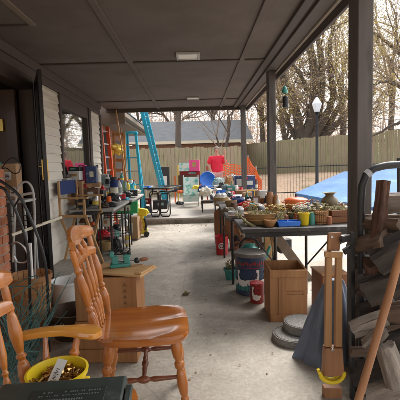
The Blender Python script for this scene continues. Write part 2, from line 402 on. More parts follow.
# ============================================================ setting
WX, CEIL = -1.70, EYE + 1.147
def sst(a, lo, hi):
    t = max(0, min(1, (a-lo)/(hi-lo))); return t*t*(3-2*t)
def hgt(x, y):
    return -.03 + sst(y, 12.5, 19.5)*sst(x, 1.6, 3.0)*(.66 + .028*(min(x, 14)-4)) + .04*mn.noise(Vector((x*.4, y*.4, 0)))*sst(y, 12, 16)
g = MB()
xs = [-300, -120, -60, -30, -15] + [-10 + i*.5 for i in range(61)] + [24, 30, 45, 70, 120, 300]
ys = [-60, -20, -5] + [i*.5 for i in range(0, 61)] + [34, 40, 60, 100, 200, 420]
g.add([(x, y, hgt(x, y)) for y in ys for x in xs], [[j*len(xs)+i, j*len(xs)+i+1, (j+1)*len(xs)+i+1, (j+1)*len(xs)+i] for j in range(len(ys)-1) for i in range(len(xs)-1)], True)
g.solo('ground', K['soil'], kind='structure', origin=Vector((0, 0, 0)))
MB().bb((WX-.05, -1.5, -.12), (1.32, 8.52, 0)).solo('patio_floor', K['floor'], kind='structure', origin=Vector((0, 0, 0)))
MB().bb((1.325, -1.5, -.12), (9, 11.8, -.012)).solo('pool_deck', K['deck'], kind='structure', origin=Vector((0, 0, 0)))
rp = MB().bb((-4.6, 8.55, -.12), (1.31, 14.6, .13)).solo('upper_patio', K['deck'], kind='structure', origin=Vector((0, 0, 0)), bevel=.012)
MB().bb((-4.6, 8.525, -.10), (1.31, 8.547, .085)).solo('step_face', K['stepface'], kind='structure', origin=Vector((0, 8.5, 0)))

# ---- fallen leaves on the floor (nobody could count them)
rg = random.Random(5)
lv = MB()
for i in range(720):
    if i < 260 or i > 560: x, y, z = rg.uniform(-1.5, 1.2), rg.uniform(2.2, 8.4), .004
    elif i < 450: x, y, z = rg.uniform(1.35, 4.5), rg.uniform(2.5, 11), -.008
    else: x, y, z = rg.uniform(-1, 1.2), rg.uniform(8.0, 8.5), .004
    a = rg.uniform(0, 6.3); s = rg.choice([.004, .006, .008, .012, .016] if (i < 260 or i > 560) else [.008, .014, .02, .03])
    dx, dy = math.cos(a)*s, math.sin(a)*s; q = rg.uniform(.1, .6)*s
    lv.add([(x-dx, y-dy, z), (x-dy*.5, y+dx*.5, z+q), (x+dx, y+dy, z+q*.3), (x+dy*.5, y-dx*.5, z+q*.6)], [[0, 1, 2, 3]])
lv.solo('fallen_leaves', K['dryleaf'], kind='stuff', origin=Vector((0, 0, 0)), label='small dry leaves and crumbs scattered over the concrete', cat='leaves')
# the larger crumpled leaf on the floor
c = fl(186, 295); b = MB()
for i in range(7):
    a = i*.9; p = c + Vector((math.cos(a)*.018, math.sin(a)*.014, .012+.006*(i % 3)))
    u = Vector((math.cos(a), math.sin(a), .5*(-1)**i)).normalized()*.032; w = Vector((-math.sin(a), math.cos(a), .4)).normalized()*.022
    b.add([p-u, p+w, p+u, p-w], [[0, 1, 2, 3]])
b.solo('crumpled_leaf', K['plantleaf'], label='larger crumpled pale leaf lying alone in the middle of the concrete floor', cat='leaf')

# ============================================================ house
HO = thing('house', 'cream sided house with dark doorway and window along the left of the patio', 'house', (WX-2, 6, 0))
def siding(y0, y1, z0, z1, x=WX, step=.105, facing=1):
    b = MB(); z = z0; n = 0
    while z < z1-.005:
        zt = min(z+step, z1)
        b.add([(x+.022, y0, z), (x+.022, y1, z), (x+.004, y1, zt), (x+.004, y0, zt), (x-.06, y0, zt), (x-.06, y1, zt), (x-.06, y1, z), (x-.06, y0, z)],
              [[0, 1, 2, 3], [7, 6, 1, 0], [3, 2, 5, 4], [1, 6, 5, 2], [0, 3, 4, 7], [4, 5, 6, 7]])
        z += step
    return b
siding(4.27, 4.98, .0, 2.24).part('siding', K['siding'], HO)
siding(5.0, 6.28, .0, 1.16).part('siding', K['siding'], HO)
siding(6.44, 7.08, .0, 2.24).part('siding', K['siding'], HO)
b = MB(); b.bb((WX-.06, -1.5, 2.245), (WX+.03, 7.10, CEIL-.004)); b.bb((WX+.032, -1.5, 2.33), (WX+.06, 7.09, CEIL-.006)); b.part('frieze_board', K['brown'], HO, bevel=.004)
# corner / window jamb boards
b = MB(); b.bb((WX-.06, 6.30, 0), (WX+.045, 6.43, 2.24)); b.part('corner_board', K['batten'], HO, bevel=.004)
b = MB(); b.bb((WX-.06, 7.085, 0), (WX+.04, 7.16, 2.24)); b.part('corner_board', K['brown'], HO, bevel=.004)
# window
b = MB(); y0, y1, z0, z1 = 5.0, 6.29, 1.17, 2.24
b.bb((WX-.05, y0, z0), (WX+.03, y0+.05, z1)); b.bb((WX-.05, y1-.05, z0), (WX+.03, y1, z1)); b.bb((WX-.05, y0+.05, z1-.17), (WX+.03, y1-.05, z1)); b.bb((WX-.05, y0+.05, z0), (WX+.045, y1-.05, z0+.04))
w = b.part('window', K['brown'], HO, bevel=.004)
MB().bb((WX-.03, y0+.05, z0+.04), (WX-.015, y1-.05, z1-.17)).part('pane', K['winglass'], w)
MB().bb((WX-.045, y0, z0-.06), (WX+.06, y1, z0-.002)).part('sill', K['greytop'], w, bevel=.004)
# doorway: jambs, room behind, inner door
b = MB(); b.bb((WX-.12, 4.16, .2), (WX+.03, 4.265, 2.244)); b.bb((WX-.12, 3.3, 2.12), (WX+.03, 4.158, 2.244)); b.bb((WX-.12, 2.3, 2.12), (WX+.03, 3.295, 2.244)); b.part('door_frame', K['batten'], HO, bevel=.004)
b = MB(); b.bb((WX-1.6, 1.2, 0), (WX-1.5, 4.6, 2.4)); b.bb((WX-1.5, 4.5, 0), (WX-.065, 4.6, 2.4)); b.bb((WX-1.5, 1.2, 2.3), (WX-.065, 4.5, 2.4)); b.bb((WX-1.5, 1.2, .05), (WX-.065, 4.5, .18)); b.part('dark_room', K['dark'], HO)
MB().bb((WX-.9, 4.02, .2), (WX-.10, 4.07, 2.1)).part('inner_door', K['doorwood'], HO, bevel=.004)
b = MB(); b.bb((WX-.30, 3.985, 1.68), (WX-.22, 4.015, 1.80)); b.part('hinge', K['brass'], HO)
siding(-1.5, 2.28, 0, 2.24).part('siding', K['siding'], HO)
# low brick pier beside the doorway
b = MB(); core = MB()
py0, py1, px1, pz = 2.5, 3.18, -1.548, 1.30
core.bb((WX-.11, py0, 0), (px1-.008, py1-.008, pz-.004)).part('mortar', K['mortar'], HO)
r = random.Random(3)
for k in range(17):
    z = .003+k*.0765; off = (k % 2)*.105
    y = py1 - off*1.0
    if off: b.bb((px1-.095, py1-off+.006, z), (px1, py1, z+.066))
    while y > py0+.02:
        yy = max(y-.2, py0); o = r.uniform(-.002, .002)
        b.bb((px1-.095, yy, z), (px1+o, y-.008 if y < py1 else y, z+.066)); y -= .208
    x = px1-.1
    while x > WX-.08:
        b.bb((max(x-.2, WX-.1), py1-.09, z), (x, py1, z+.066)); b.bb((max(x-.2, WX-.1), py0, z), (x, py0+.06, z+.066)); x -= .208
b.part('brick_pier', K['brick'], HO, bevel=.003)
MB().bb((WX-.10, py0+.062, pz+.001), (px1-.1, py1-.1, pz+.012)).part('pier_cap', K['mortar'], HO)
# stoop
MB().bb((WX+.03, 3.55, 0), (-1.33, 4.75, .17)).solo('stoop', K['deck'], kind='structure', bevel=.01, origin=Vector((-1.5, 4, 0)))
# rear wing: recessed brick wall, eave with soffit and gutter
b = MB(); b.bb((-2.25, 7.17, 0), (-2.1, 12.2, 2.5)); b.part('brick_wall', K['brickwall'], HO)
MB().bb((-2.25, 7.165, 0), (WX-.01, 7.169+.004, 2.5)).part('return_wall', K['brown'], HO)
b = MB(); b.bb((-2.09, 8.9, .13), (-2.07, 9.7, 2.1)); b.part('doorway_shade', K['dark'], HO)  # flat near-black sheet stands in for the shade inside an open doorway
b = MB(); b.bb((-2.09, 10.2, 1.0), (-2.07, 11.2, 2.0)); b.part('rear_window', K['brown'], HO)
b = MB(); b.bb((-2.3, 7.9, 2.26), (-1.5, 12.3, 2.28)); b.part('soffit', K['fascia'], HO)
b = MB(); b.bb((-1.5, 7.9, 2.235), (-1.47, 12.3, 2.40)); b.bb((-1.468, 7.9, 2.30), (-1.36, 12.32, 2.40)); b.part('gutter', K['fascia'], HO, bevel=.01)
MB().bb((-2.3, 7.872, 2.15), (-1.36, 7.895, 2.56)).part('gable_board', K['fascia'], HO)
b = MB(); b.add([(-1.35, 7.9, 2.41), (-1.35, 12.4, 2.41), (-4.5, 12.4, 3.9), (-4.5, 7.9, 3.9), (-1.35, 7.9, 2.43), (-1.35, 12.4, 2.43), (-4.5, 12.4, 3.93), (-4.5, 7.9, 3.93)], [[3, 2, 1, 0], [4, 5, 6, 7], [0, 1, 5, 4], [1, 2, 6, 5], [2, 3, 7, 6], [3, 0, 4, 7]]); b.part('rear_roof', K['shingle'], HO)
# storm door standing open
D0, D1 = Vector((WX+.05, 4.20)), at(41, 100, 3.62)
D1 = Vector((D1.x, D1.y))
SD = thing('storm_door', 'black framed glass storm door standing open beside the dark doorway', 'door', (D0.x, D0.y, .2), math.atan2(D1.y-D0.y, D1.x-D0.x))
L = (D1-D0).length; H = 1.99; b = LM(SD)
b.box((.04, 0, H/2), (.08, .035, H)); b.box((L-.045, 0, H/2), (.09, .035, H)); b.box((L/2, 0, H-.045), (L-.172, .035, .09)); b.box((L/2, 0, .12), (L-.172, .035, .24)); b.box((L/2, 0, 1.0), (L-.172, .03, .05))
b.part('door_frame', K['black'], SD, bevel=.004)
b = LM(SD); b.box((L/2, 0, H/2+.1), (L-.17, .006, H-.3)); b.part('glass_pane', K['winglass'], SD)
b = LM(SD); b.box((L-.045, -.023, 1.08), (.03, .010, .19)); b.box((L-.045, .023, 1.08), (.03, .010, .19)); b.tube([(L-.045, -.025, 1.11), (L-.045, -.05, 1.11), (L-.10, -.05, 1.11)], .006); b.part('handle', K['brass'], SD, bevel=.003)

# ============================================================ patio cover
PC = thing('patio_cover', 'dark brown panelled patio roof carried on square posts', 'patio roof', (0, 3, 0))
MB().bb((WX, -1.6, CEIL), (1.06, 7.85, CEIL+.05)).part('ceiling_panel', K['ceiling'], PC)
for x in (-.665, .555):
    b = MB(); b.bb((x-.028, -1.6, CEIL-.016), (x+.028, 7.74, CEIL-.001)); b.part('batten', K['ceiling'], PC, bevel=.003)
for y in (1.85, 4.37, 6.87):
    for x0, x1 in ((WX+.06, -.695), (-.635, .525), (.585, .86)):
        MB().bb((x0, y-.022, CEIL-.014), (x1, y+.022, CEIL-.001)).part('cross_batten', K['batten'], PC, bevel=.003)
MB().bb((WX, 7.76, CEIL-.07), (1.06, 7.82, CEIL-.001)).part('end_fascia', K['batten'], PC, bevel=.004)
b = MB(); b.bb((.905, -1.6, CEIL-.028), (1.02, 7.755, CEIL-.001)); b.part('side_beam', K['brown'], PC, bevel=.005)
MB().bb((.80, -1.6, CEIL-.03), (.868, 7.755, CEIL-.001)).part('trim_strip', K['batten'], PC, bevel=.004)
MB().bb((1.062, -1.6, CEIL-.10), (1.09, 7.87, CEIL+.12)).part('fascia', K['brown'], PC, bevel=.004)
MB().bb((1.034, -1.6, CEIL-.036), (1.058, 7.75, CEIL-.002)).part('drip_edge', K['cream_strip'], PC, bevel=.002)
MB().bb((WX, -1.6, CEIL+.055), (1.06, 7.85, CEIL+.14)).part('roof_deck', K['shingle'], PC)
PX0 = .93
for y in (2.21, 4.80, 7.55):
    MB().bb((PX0, y, 0), (PX0+.089, y+.14, CEIL-.029)).part('post', K['post'], PC, bevel=.006)
def clight(px, py, wx, wy):
    p = at(px, py, 5); d = ray(px, py); t = (CEIL-EYE)/d.z; c = Vector((d.x*t, d.y*t, CEIL))
    t = thing('ceiling_light', 'recessed rectangular ceiling light with pale lens, %s' % ('nearer of the two in the ceiling' if wx > .2 else 'farther one close to the end of the ceiling'), 'ceiling light', c)
    b = LM(t)
    for s in (-1, 1): b.box((s*wx/2, 0, -.012), (.02, wy+.02, .022)); b.box((0, s*wy/2, -.012), (wx-.021, .02, .022))
    b.part('frame', K['galv'], t, bevel=.003)
    b = LM(t); b.box((0, 0, -.009), (wx-.024, wy-.024, .012)); b.part('lens', K['lens'], t)
clight(188, 55, .225, .21); clight(193, 97.5, .19, .15)
# attic hatch trim
c0 = fl(0, 0); h = at(36, 23, 3); d = ray(36, 24); t = (CEIL-EYE)/d.z; hx, hy = d.x*t, d.y*t
HT = thing('attic_hatch', 'square hatch framed with pale trim at the left of the ceiling', 'hatch', (hx-.4, hy-.5, CEIL))
b = MB(); b.bb((hx-.045, hy-1.0, CEIL-.016), (hx, hy, CEIL-.002)); b.part('trim', K['fascia'], HT)
b = MB(); b.bb((hx-.7, hy-.03, CEIL-.014), (hx-.046, hy, CEIL-.002)); b.part('trim', K['batten'], HT)
MB().bb((hx-.7, hy-1.0, CEIL-.008), (hx-.047, hy-.032, CEIL-.002)).part('panel', K['ceiling'], HT)
# hanging chime
c = at(285.5, 102, 4.6)
t = thing('bird_feeder', 'black tube bird feeder hanging from the roof edge near the middle post', 'bird feeder', (c.x, c.y, c.z-.07))
MB().lathe([(.026, 0), (.034, .006), (.034, .125), (.02, .135)], (c.x, c.y, c.z-.065), 14, cap1=True).part('tube', K['blackplastic'], t)
MB().tube([(c.x, c.y, c.z+.07), (c.x, c.y, CEIL-.11)], .003).part('hanging_wire', K['black'], t)
b = MB(); b.lathe([(.0, .09), (.018, .075), (.034, .03), (.036, .0), (.02, 0)], (c.x-.008, c.y, c.z+.10), 14); b.part('dome', K['teal'], t)

# ============================================================ fences
def board_fence(name, label, P, Q, hh, base, m, n_post, seed, topv=.03):
    P, Q = Vector(P), Vector(Q); d = (Q-P); L = d.length; d.normalize(); nrm = Vector((-d.y, d.x))
    t = thing(name, label, 'fence', (P.x, P.y, base(P.x, P.y)))
    r = random.Random(seed); b = MB(); s = 0
    while s < L:
        w = .14; c = P + d*(s+w/2); z = base(c.x, c.y); o = r.uniform(-.006, .006)
        a = c - d*(w/2-.004) + nrm*o; e = c + d*(w/2-.004) + nrm*(o + r.uniform(-.006, .006)); h1 = hh + r.uniform(-topv, topv)
        q = nrm*.018
        vs = []
        for zz in (z-.05, z+h1):
            for u in (a-q, e-q, e+q, a+q): vs.append((u.x, u.y, zz))
        b.add(vs, [[3, 2, 1, 0], [4, 5, 6, 7], [0, 1, 5, 4], [1, 2, 6, 5], [2, 3, 7, 6], [3, 0, 4, 7]]); s += w + .004
    b.part('board_panel', m, t)
    for i in range(n_post):
        c = P + d*(L*(i+.5)/n_post) + nrm*.08; z = base(c.x, c.y)
        MB().bb((c.x-.045, c.y-.045, z-.05), (c.x+.045, c.y+.045, z+hh-.08)).part('fence_post', K['oldwood'], t)
    for zz in (.35, hh-.3):
        a, e = P+nrm*.04, Q+nrm*.04
        MB().bar((a.x, a.y, base(a.x, a.y)+zz), (e.x, e.y, base(e.x, e.y)+zz), .04, .09).part('rail', K['oldwood'], t)
flat = lambda x, y: .1
A = (-5.5, 15.3); B = (1.95, 15.0)
board_fence('wooden_fence', 'mossy green weathered board fence behind the person in red', A, B, 1.88, flat, K['fence'], 4, 1)
board_fence('wooden_fence', 'short return of board fence running away from the far post', (1.97, 15.08), (3.3, 24.6), 1.75, lambda x, y: max(.1, hgt(x, y)), K['fence2'], 4, 2)
board_fence('wooden_fence', 'long mossy board fence beyond the blue pool cover and lamp post', (3.3, 24.8), (12.6, 17.2), 1.93, lambda x, y: hgt(x, y)+.02, K['fence'], 5, 3)

# black iron pool fence
IF = thing('iron_fence', 'thin black iron pool fence in front of the leafy slope', 'fence', (2.0, 13.4, 0))
P, Q = Vector((1.9, 13.3)), Vector((9.5, 13.3)); b = MB()
for i in range(72):
    x = P.x + (Q.x-P.x)*i/71; z = hgt(x, 13.3); b.tube([(x, 13.3, z), (x, 13.3, 1.22)], .0055, 4)
b.part('pickets', K['black'], IF)
MB().bar((1.9, 13.3, 1.12), (9.5, 13.3, 1.18), .02, .03).part('rail', K['black'], IF)
MB().bar((1.9, 13.3, .25), (9.5, 13.3, .30), .02, .03).part('rail', K['black'], IF)

# lamp post
c = at(317, 182, 13.0); gx, gy = c.x, 13.0; gz = hgt(gx, gy); lz = at(316.5, 97, 13.0).z
LP = thing('lamp_post', 'black lamp post with white lantern in front of the big tree', 'street lamp', (gx, gy, gz))
MB().lathe([(.12, 0), (.12, .06), (.07, .12), (.065, .5), (.09, .55), (.055, .62), (.045, lz-gz-.62), (.07, lz-gz-.58), (.045, lz-gz-.54)], (gx, gy, gz), 14).part('pole', K['rubber'], LP)
MB().lathe([(.05, lz-.54), (.12, lz-.52), (.13, lz-.50), (.05, lz-.485)], (gx, gy, 0), 8).part('collar', K['black'], LP)
MB().lathe([(.08, lz-.50), (.165, lz-.23), (.16, lz-.21), (.05, lz-.03), (.0, lz)], (gx, gy, 0), 6).part('lantern', K['lampglass'], LP, smooth=False)
MB().lathe([(.02, lz), (.025, lz+.04), (.0, lz+.07)], (gx, gy, 0), 8).part('finial', K['black'], LP)

# blue pool cover
CA, CB, CC, CD = at(295, 193, 11.4), at(480, 227, 6.3), at(480, 163, 12.4), at(344, 171.5, 13.0)
def cov(u, v):
    p = CA.lerp(CB, u).lerp(CD.lerp(CC, u), v)
    w = mn.noise(Vector((u*5, v*4, 1)))*.05 + mn.noise(Vector((u*14, v*3, 4)))*.02
    ed = min(u, v, 1-u, 1-v)*6
    return p + Vector((0, 0, w*min(1, ed)))
b = MB(); nu, nv = 40, 24; b.grid(cov, nu, nv)
ring = [cov(i/nu, 0) for i in range(nu+1)] + [cov(1, j/nv) for j in range(1, nv+1)] + [cov(1-i/nu, 1) for i in range(1, nu+1)] + [cov(0, 1-j/nv) for j in range(1, nv)]
n = len(ring); b.add(ring + [Vector((p.x, p.y, -.02)) for p in ring], [[i, n+i, n+(i+1) % n, (i+1) % n] for i in range(n)], True)
b.solo('pool_cover', K['tarpblue'], label='light blue tarpaulin cover stretched over the raised pool on the right', cat='pool cover')
a, e = at(318, 209, 9.6), at(480, 240, 5.9)
MB().bar((a.x, a.y, .10), (e.x, e.y, .10), .35, .22).solo('pool_coping', K['deck'], label='pale concrete coping along the near edge of the blue pool cover', cat='kerb')

# neighbour house
NH = thing('neighbour_house', 'low brick house with blue grey shingle roof beyond the back fence', 'house', (-1.5, 27, 0))
hx0, hx1 = at(118, 140, 24).x, at(250, 140, 24).x
MB().bb((hx0+.4, 24.5, 0), (hx1-.4, 31, 2.62)).part('brick_wall', K['brickfar'], NH)
ze, zr = at(190, 141, 24).z, at(190, 121, 27.5).z
b = MB(); x0, x1 = hx0-.2, hx1+.2
ys2 = [24, 27.5, 31.5]; zz = [ze, zr, ze]
for i in range(2):
    b.add([(x0, ys2[i], zz[i]), (x1, ys2[i], zz[i]), (x1, ys2[i+1], zz[i+1]), (x0, ys2[i+1], zz[i+1])], [[0, 1, 2, 3]])
    b.add([(x0, ys2[i], zz[i]-.12), (x1, ys2[i], zz[i]-.12), (x1, ys2[i+1], zz[i+1]-.12), (x0, ys2[i+1], zz[i+1]-.12)], [[3, 2, 1, 0]])
b.add([(x0, 24, ze-.12), (x0, 24, ze), (x0, 27.5, zr), (x0, 27.5, zr-.12)], [[0, 1, 2, 3]]); b.add([(x1, 24, ze-.12), (x1, 24, ze), (x1, 27.5, zr), (x1, 27.5, zr-.12)], [[3, 2, 1, 0]])
b.part('roof', K['nshingle'], NH)
MB().bb((x0, 23.95, ze-.16), (x1, 23.99, ze+.02)).part('fascia', K['cream'], NH)

# ============================================================ trees
def rdir(r): return Vector((r.gauss(0, 1), r.gauss(0, 1), r.gauss(0, 1))).normalized()
def branch(tb, tw, tips, p, d, L, rad, lev, r, kids=3, droop=.0):
    n = 3; pts = [p]; q = p.copy(); dd = d.copy()
    for i in range(n):
        dd = (dd + rdir(r)*.16 + Vector((0, 0, .05-droop))).normalized(); q = q + dd*L/n; pts.append(q.copy())
    rs = [rad*(1-.45*i/n) for i in range(n+1)]
    (tb if rad > .03 else tw).tube(pts, rs, 7 if rad > .06 else (4 if rad > .02 else 3), caps=False)
    if lev <= 0: tips.append(q); return
    for k in range(kids):
        s = r.uniform(.35, 1.0); i = min(n-1, int(s*n)); a = pts[i].lerp(pts[i+1], s*n-i)
        nd = (dd + rdir(r)*.75).normalized()
        branch(tb, tw, tips, a, nd, L*r.uniform(.55, .8), rad*r.uniform(.42, .6), lev-1, r, kids, droop)
def tree(label, base, h, rad, lev, kids, r, leaf=None, nleaf=5, lsize=.12, lr=.5, name='bare_tree', limbs=None, twm=None, group=None, cat='tree'):
    r = random.Random(r); base = Vector(base)
    tb, tw, tips = MB(), MB(), []
    if limbs is None:
        pts = [base + Vector((r.gauss(0, .04)*i, r.gauss(0, .04)*i, h*.12*i)) for i in range(5)]
        tb.tube(pts, [rad*(1.15-.09*i) for i in range(5)], 9)
        for k in range(5):
            nd = Vector((r.gauss(0, .55), r.gauss(0, .4), 1)).normalized()
            branch(tb, tw, tips, pts[r.choice([2, 3, 4, 4])], nd, h*.26*r.uniform(.8, 1.25), rad*.5, lev, r, kids)
    else:
        for pts, r0, r1 in limbs:
            k = len(pts); fine = []
            for i in range(k-1):
                for s in range(4):
                    e = s/4; p = pts[i].lerp(pts[i+1], e) + rdir(r)*.05; fine.append(p)
            fine.append(pts[-1]); m = len(fine)
            tb.tube(fine, [r0 + (r1-r0)*i/(m-1) for i in range(m)], 9)
            for i in range(4, m):
                if r.random() < .55:
                    d = (fine[i]-fine[i-1]).normalized(); rr = r0+(r1-r0)*i/(m-1)
                    branch(tb, tw, tips, fine[i], (d*.6 + rdir(r)*.9 + Vector((0, 0, .15))).normalized(), r.uniform(1.3, 3.2), min(.045, rr*.35), lev, r, kids)
    T = thing(name, label, cat, base, 0, group)
    tb.part('trunk', K['bark'], T)
    if tw.v: tw.part('twigs', twm or K['twig'], T)
    if leaf:
        c = MB()
        for q in tips: 
            if r.random() < .85 and q.z > base.z + 2.9: c.leaves(q, lr, nleaf, lsize, r)
        c.part('crown', leaf, T)
    return T
YB = 25.8
def P3(pts, Y=YB, dy=0): return [at(x, y, Y + dy*i) for i, (x, y) in enumerate(pts)]
rootp = at(303, 150, YB); rootp.z = .5
limbs = [
 (P3([(303, 165), (302, 140), (296, 112), (290, 92), (281, 76), (272, 60)]), .42, .10),
 (P3([(303, 165), (305, 138), (312, 118), (316, 92), (314, 68), (308, 40), (306, 10), (309, -20)]), .48, .12),
 (P3([(305, 165), (308, 138), (318, 112), (322, 84), (321, 55), (316, 25), (318, -10)], dy=.2), .40, .10),
 (P3([(308, 165), (312, 140), (325, 118), (334, 98), (331, 70), (330, 40), (338, 10)], dy=-.2), .34, .09),
 (P3([(306, 165), (316, 142), (330, 122), (345, 98), (360, 78), (372, 55)], dy=.1), .30, .08),
 (P3([(308, 165), (320, 143), (338, 122), (356, 104), (376, 92)], dy=-.3), .24, .06),
 (P3([(300, 165), (297, 142), (288, 120), (283, 104), (268, 90)], dy=.3), .22, .05),
 (P3([(308, 92), (302, 78), (294, 66), (286, 48), (284, 20)]), .15, .05),
]
tree('big spreading tree with several thick trunks and yellow green leaves behind the board fence', rootp, 12, .5, 2, 4, 11, K['leafyel'], 17, .105, .6, 'spreading_tree', limbs)
# right-hand leafy boughs
p0 = at(425, 150, 20); p0.z = .8
limbs = [(([p0] + P3([(424, 120), (408, 118), (388, 128), (368, 138)], 19)), .16, .03),
         (([p0] + P3([(426, 110), (415, 80), (402, 55), (384, 40), (366, 30)], 19)), .22, .04),
         (([p0] + P3([(428, 110), (424, 60), (410, 20), (398, -10), (380, -30)], 20)), .22, .05),
         (([p0] + P3([(430, 100), (404, 88), (388, 82), (372, 84)], 18)), .14, .03)]
tree('leafy green yellow tree at the right edge behind the pool cover', p0, 10, .3, 2, 4, 21, K['leafyel'], 42, .085, .75, 'leafy_tree', limbs)
# single trunks in front of the neighbour's roof
def px_tree(px, Y, h, rad, seed, lab, lev=3, kids=3, leaf=None, nl=3, twm=None, z=.1, ls=.16, lr=.6, grp=None):
    c = at(px, 150, Y); return tree(lab, (c.x, c.y, z), h, rad, lev, kids, seed, leaf, nl, ls, lr, 'bare_tree' if not leaf else 'autumn_tree', None, twm, grp)
px_tree(179, 18.5, 15, .14, 31, 'tall dark tree trunk standing before the neighbour roof, left of the person')
px_tree(227, 22, 8, .10, 32, 'bare twiggy tree right behind the person in red', 4, 4)
px_tree(219, 20.5, 5.5, .06, 33, 'slender bare sapling directly left of the bare tree behind the person', 3, 3)
labs = ['far bare tree rising above the left end of the neighbour roof', 'far bare tree above the middle of the neighbour roof', 'far bare tree above the right part of the neighbour roof',
        'hazy brown tree filling the gap between the two farther posts', 'russet twiggy tree seen left of the lamp post', 'tall pale green tree rising behind the lamp post',
        'tall yellowing tree seen between lamp post and near post', 'tall yellow leaved tree far behind the right edge of the pool cover', 'distant brown tree behind the near post']
spec = [(140, 36, 11, None), (172, 38, 10, None), (212, 36, 12, K['leafbrn']), (262, 34, 13, K['leafbrn']), (285, 33, 12, K['leafbrn']), (318, 36, 19, K['leafgrn']), (342, 32, 17, K['leafyel']), (390, 34, 20, K['leafyel']), (362, 42, 16, K['leafbrn'])]
for i, ((px, Y, h, lf), lb) in enumerate(zip(spec, labs)):
    px_tree(px, Y, h, .25, 50+i, lb, 4, 3, lf, 24 if lf is not K['leafbrn'] else 34, K['twig_pale'], 0, .14, .9, 'trees far beyond the fences')
# far wood as a mass behind everything
b = MB(); r = random.Random(9); bb_ = MB()
for i in range(190):
    x = r.uniform(-45, 70); y = r.uniform(48, 70); h = r.uniform(7, 13)
    bb_.tube([(x, y, 0), (x+r.gauss(0, .4), y, h*.5), (x+r.gauss(0, .9), y, h)], [.16, .1, .03], 5)
    for k in range(16):
        z = h*r.uniform(.2, 1); d = Vector((r.gauss(0, 1), r.gauss(0, .5), r.uniform(.3, 1.5))).normalized()*r.uniform(1, 2.6)
        bb_.tube([(x, y, z), (x+d.x, y+d.y, z+d.z)], [.05, .012], 3, caps=False)
    b.leaves((x, y, h*.58), h*.5, 330, .26, r, (.8, .8, 1))
b.v += []; o = len(b.v)
WD = b.solo('distant_wood', K['leafbrn'], kind='stuff', label='brown autumn wood in the far distance', cat='wood', origin=Vector((0, 55, 0)))
bb_.solo('distant_trunks', K['twig_pale'], kind='stuff', label='massed bare trunks of the far wood', cat='wood', origin=Vector((0, 55, 0)))
# low scrub beyond the right fence
c = at(270, 140, 27); b = MB()
for i in range(14):
    x = c.x - 1 + i*.9; b.leaves((x, 27.5+r.uniform(-.5, 1.5), 1.6+r.uniform(-.3, .9)), 1.3, 170, .16, r, (1, .7, 1))
b.solo('scrub', K['leafbrn'], kind='stuff', label='brown scrub growing behind the long board fence', cat='scrub')

# ============================================================ chairs
SPIN = [(0, .008), (.06, .009), (.14, .011), (.24, .014), (.34, .013), (.40, .008), (.43, .012), (.46, .008), (.52, .012), (.62, .0145), (.74, .012), (.86, .009), (1, .007)]
STILE = [(0, .014), (.05, .016), (.12, .022), (.20, .026), (.28, .021), (.32, .013), (.35, .020), (.38, .013), (.45, .019), (.56, .024), (.68, .019), (.74, .013), (.77, .018), (.80, .013), (.9, .015), (1, .013)]
LEG = [(0, .020), (.06, .025), (.14, .030), (.24, .026), (.29, .017), (.32, .025), (.36, .025), (.39, .017), (.46, .024), (.56, .028), (.66, .022), (.70, .016), (.73, .022), (.76, .016), (.88, .018), (1, .014)]
STRETCH = [(0, .009), (.2, .011), (.35, .014), (.42, .010), (.46, .017), (.5, .019), (.54, .017), (.58, .010), (.65, .014), (.8, .011), (1, .009)]
def seatmesh(b, w, d, z, t=.036):
    # saddle seat: front is +x
    def outline(a):
        c, s = math.cos(a), math.sin(a); p = 4.2
        k = (abs(c)**p + abs(s)**p)**(-1/p)
        x = c*k*d/2; y = s*k*w/2*(.93 + .09*(x/d+.5))
        return x, y
    nr, na = 12, 64; vs = []; fs = []
    def top(x, y):
        u, v = x/(d/2), y/(w/2)
        dish = -.016*max(0, 1-((u+.1)**2+v*v*.9)**1.5)
        return z + dish + .010*math.exp(-(v/.20)**2)*max(0, u)**1.2 - .010*max(0, abs(u))**6 - .004*max(0, abs(v))**8
    for i in range(nr+1):
        k = i/nr
        for j in range(na):
            ox, oy = outline(2*PI*j/na); x, y = ox*k, oy*k
            vs.append((x, y, top(x, y)))
    for i in range(nr):
        for j in range(na): fs.append([i*na+j, (i+1)*na+j, (i+1)*na+(j+1) % na, i*na+(j+1) % na])
    rims = [(1.012, -.008), (1.012, -.020), (.985, -.034), (.90, -.042)]
    for k, dz in rims:
        for j in range(na):
            ox, oy = outline(2*PI*j/na); vs.append((ox*k, oy*k, z-.010+dz))
    for i in range(nr, nr+4):
        for j in range(na): fs.append([i*na+j, (i+1)*na+j, (i+1)*na+(j+1) % na, i*na+(j+1) % na])
    fs.append([(nr+4)*na+j for j in range(na)][::-1])
    b.add(vs, fs, True)
def rail(b, x0, z0, w, h, th, lean, curve=.05, scallop=.02, n=24, ends=.55):
    # curved back rail running along y, tilted with the back
    vs = []; fs = []
    for i in range(n+1):
        u = -1 + 2*i/n; y = u*w/2; x = x0 + curve*(u*u) - 0
        hh = h*(ends + (1-ends)*math.sqrt(max(0, 1-abs(u)**3.2))); zt = z0 + h*.5 + (hh-h)*.5 + scallop*math.cos(u*PI)*.35; zb = z0 - hh*.5 - scallop*.2*math.cos(u*PI*2)
        for (q, dx) in ((zb, th/2), (zb+.006, th*.65), ((zt+zb)/2, th*.55), (zt-.008, th*.6), (zt, th*.25), (zt, -th*.25), (zt-.008, -th*.6), ((zt+zb)/2, -th*.55), (zb+.006, -th*.6), (zb, -th/2)):
            vs.append((x + dx - lean*(q-z0), y, q))
    m = 10
    for i in range(n):
        for j in range(m): fs.append([i*m+j, (i+1)*m+j, (i+1)*m+(j+1) % m, i*m+(j+1) % m])
    fs.append(list(range(m))); fs.append([n*m+j for j in range(m)][::-1])
    b.add(vs, fs, True)
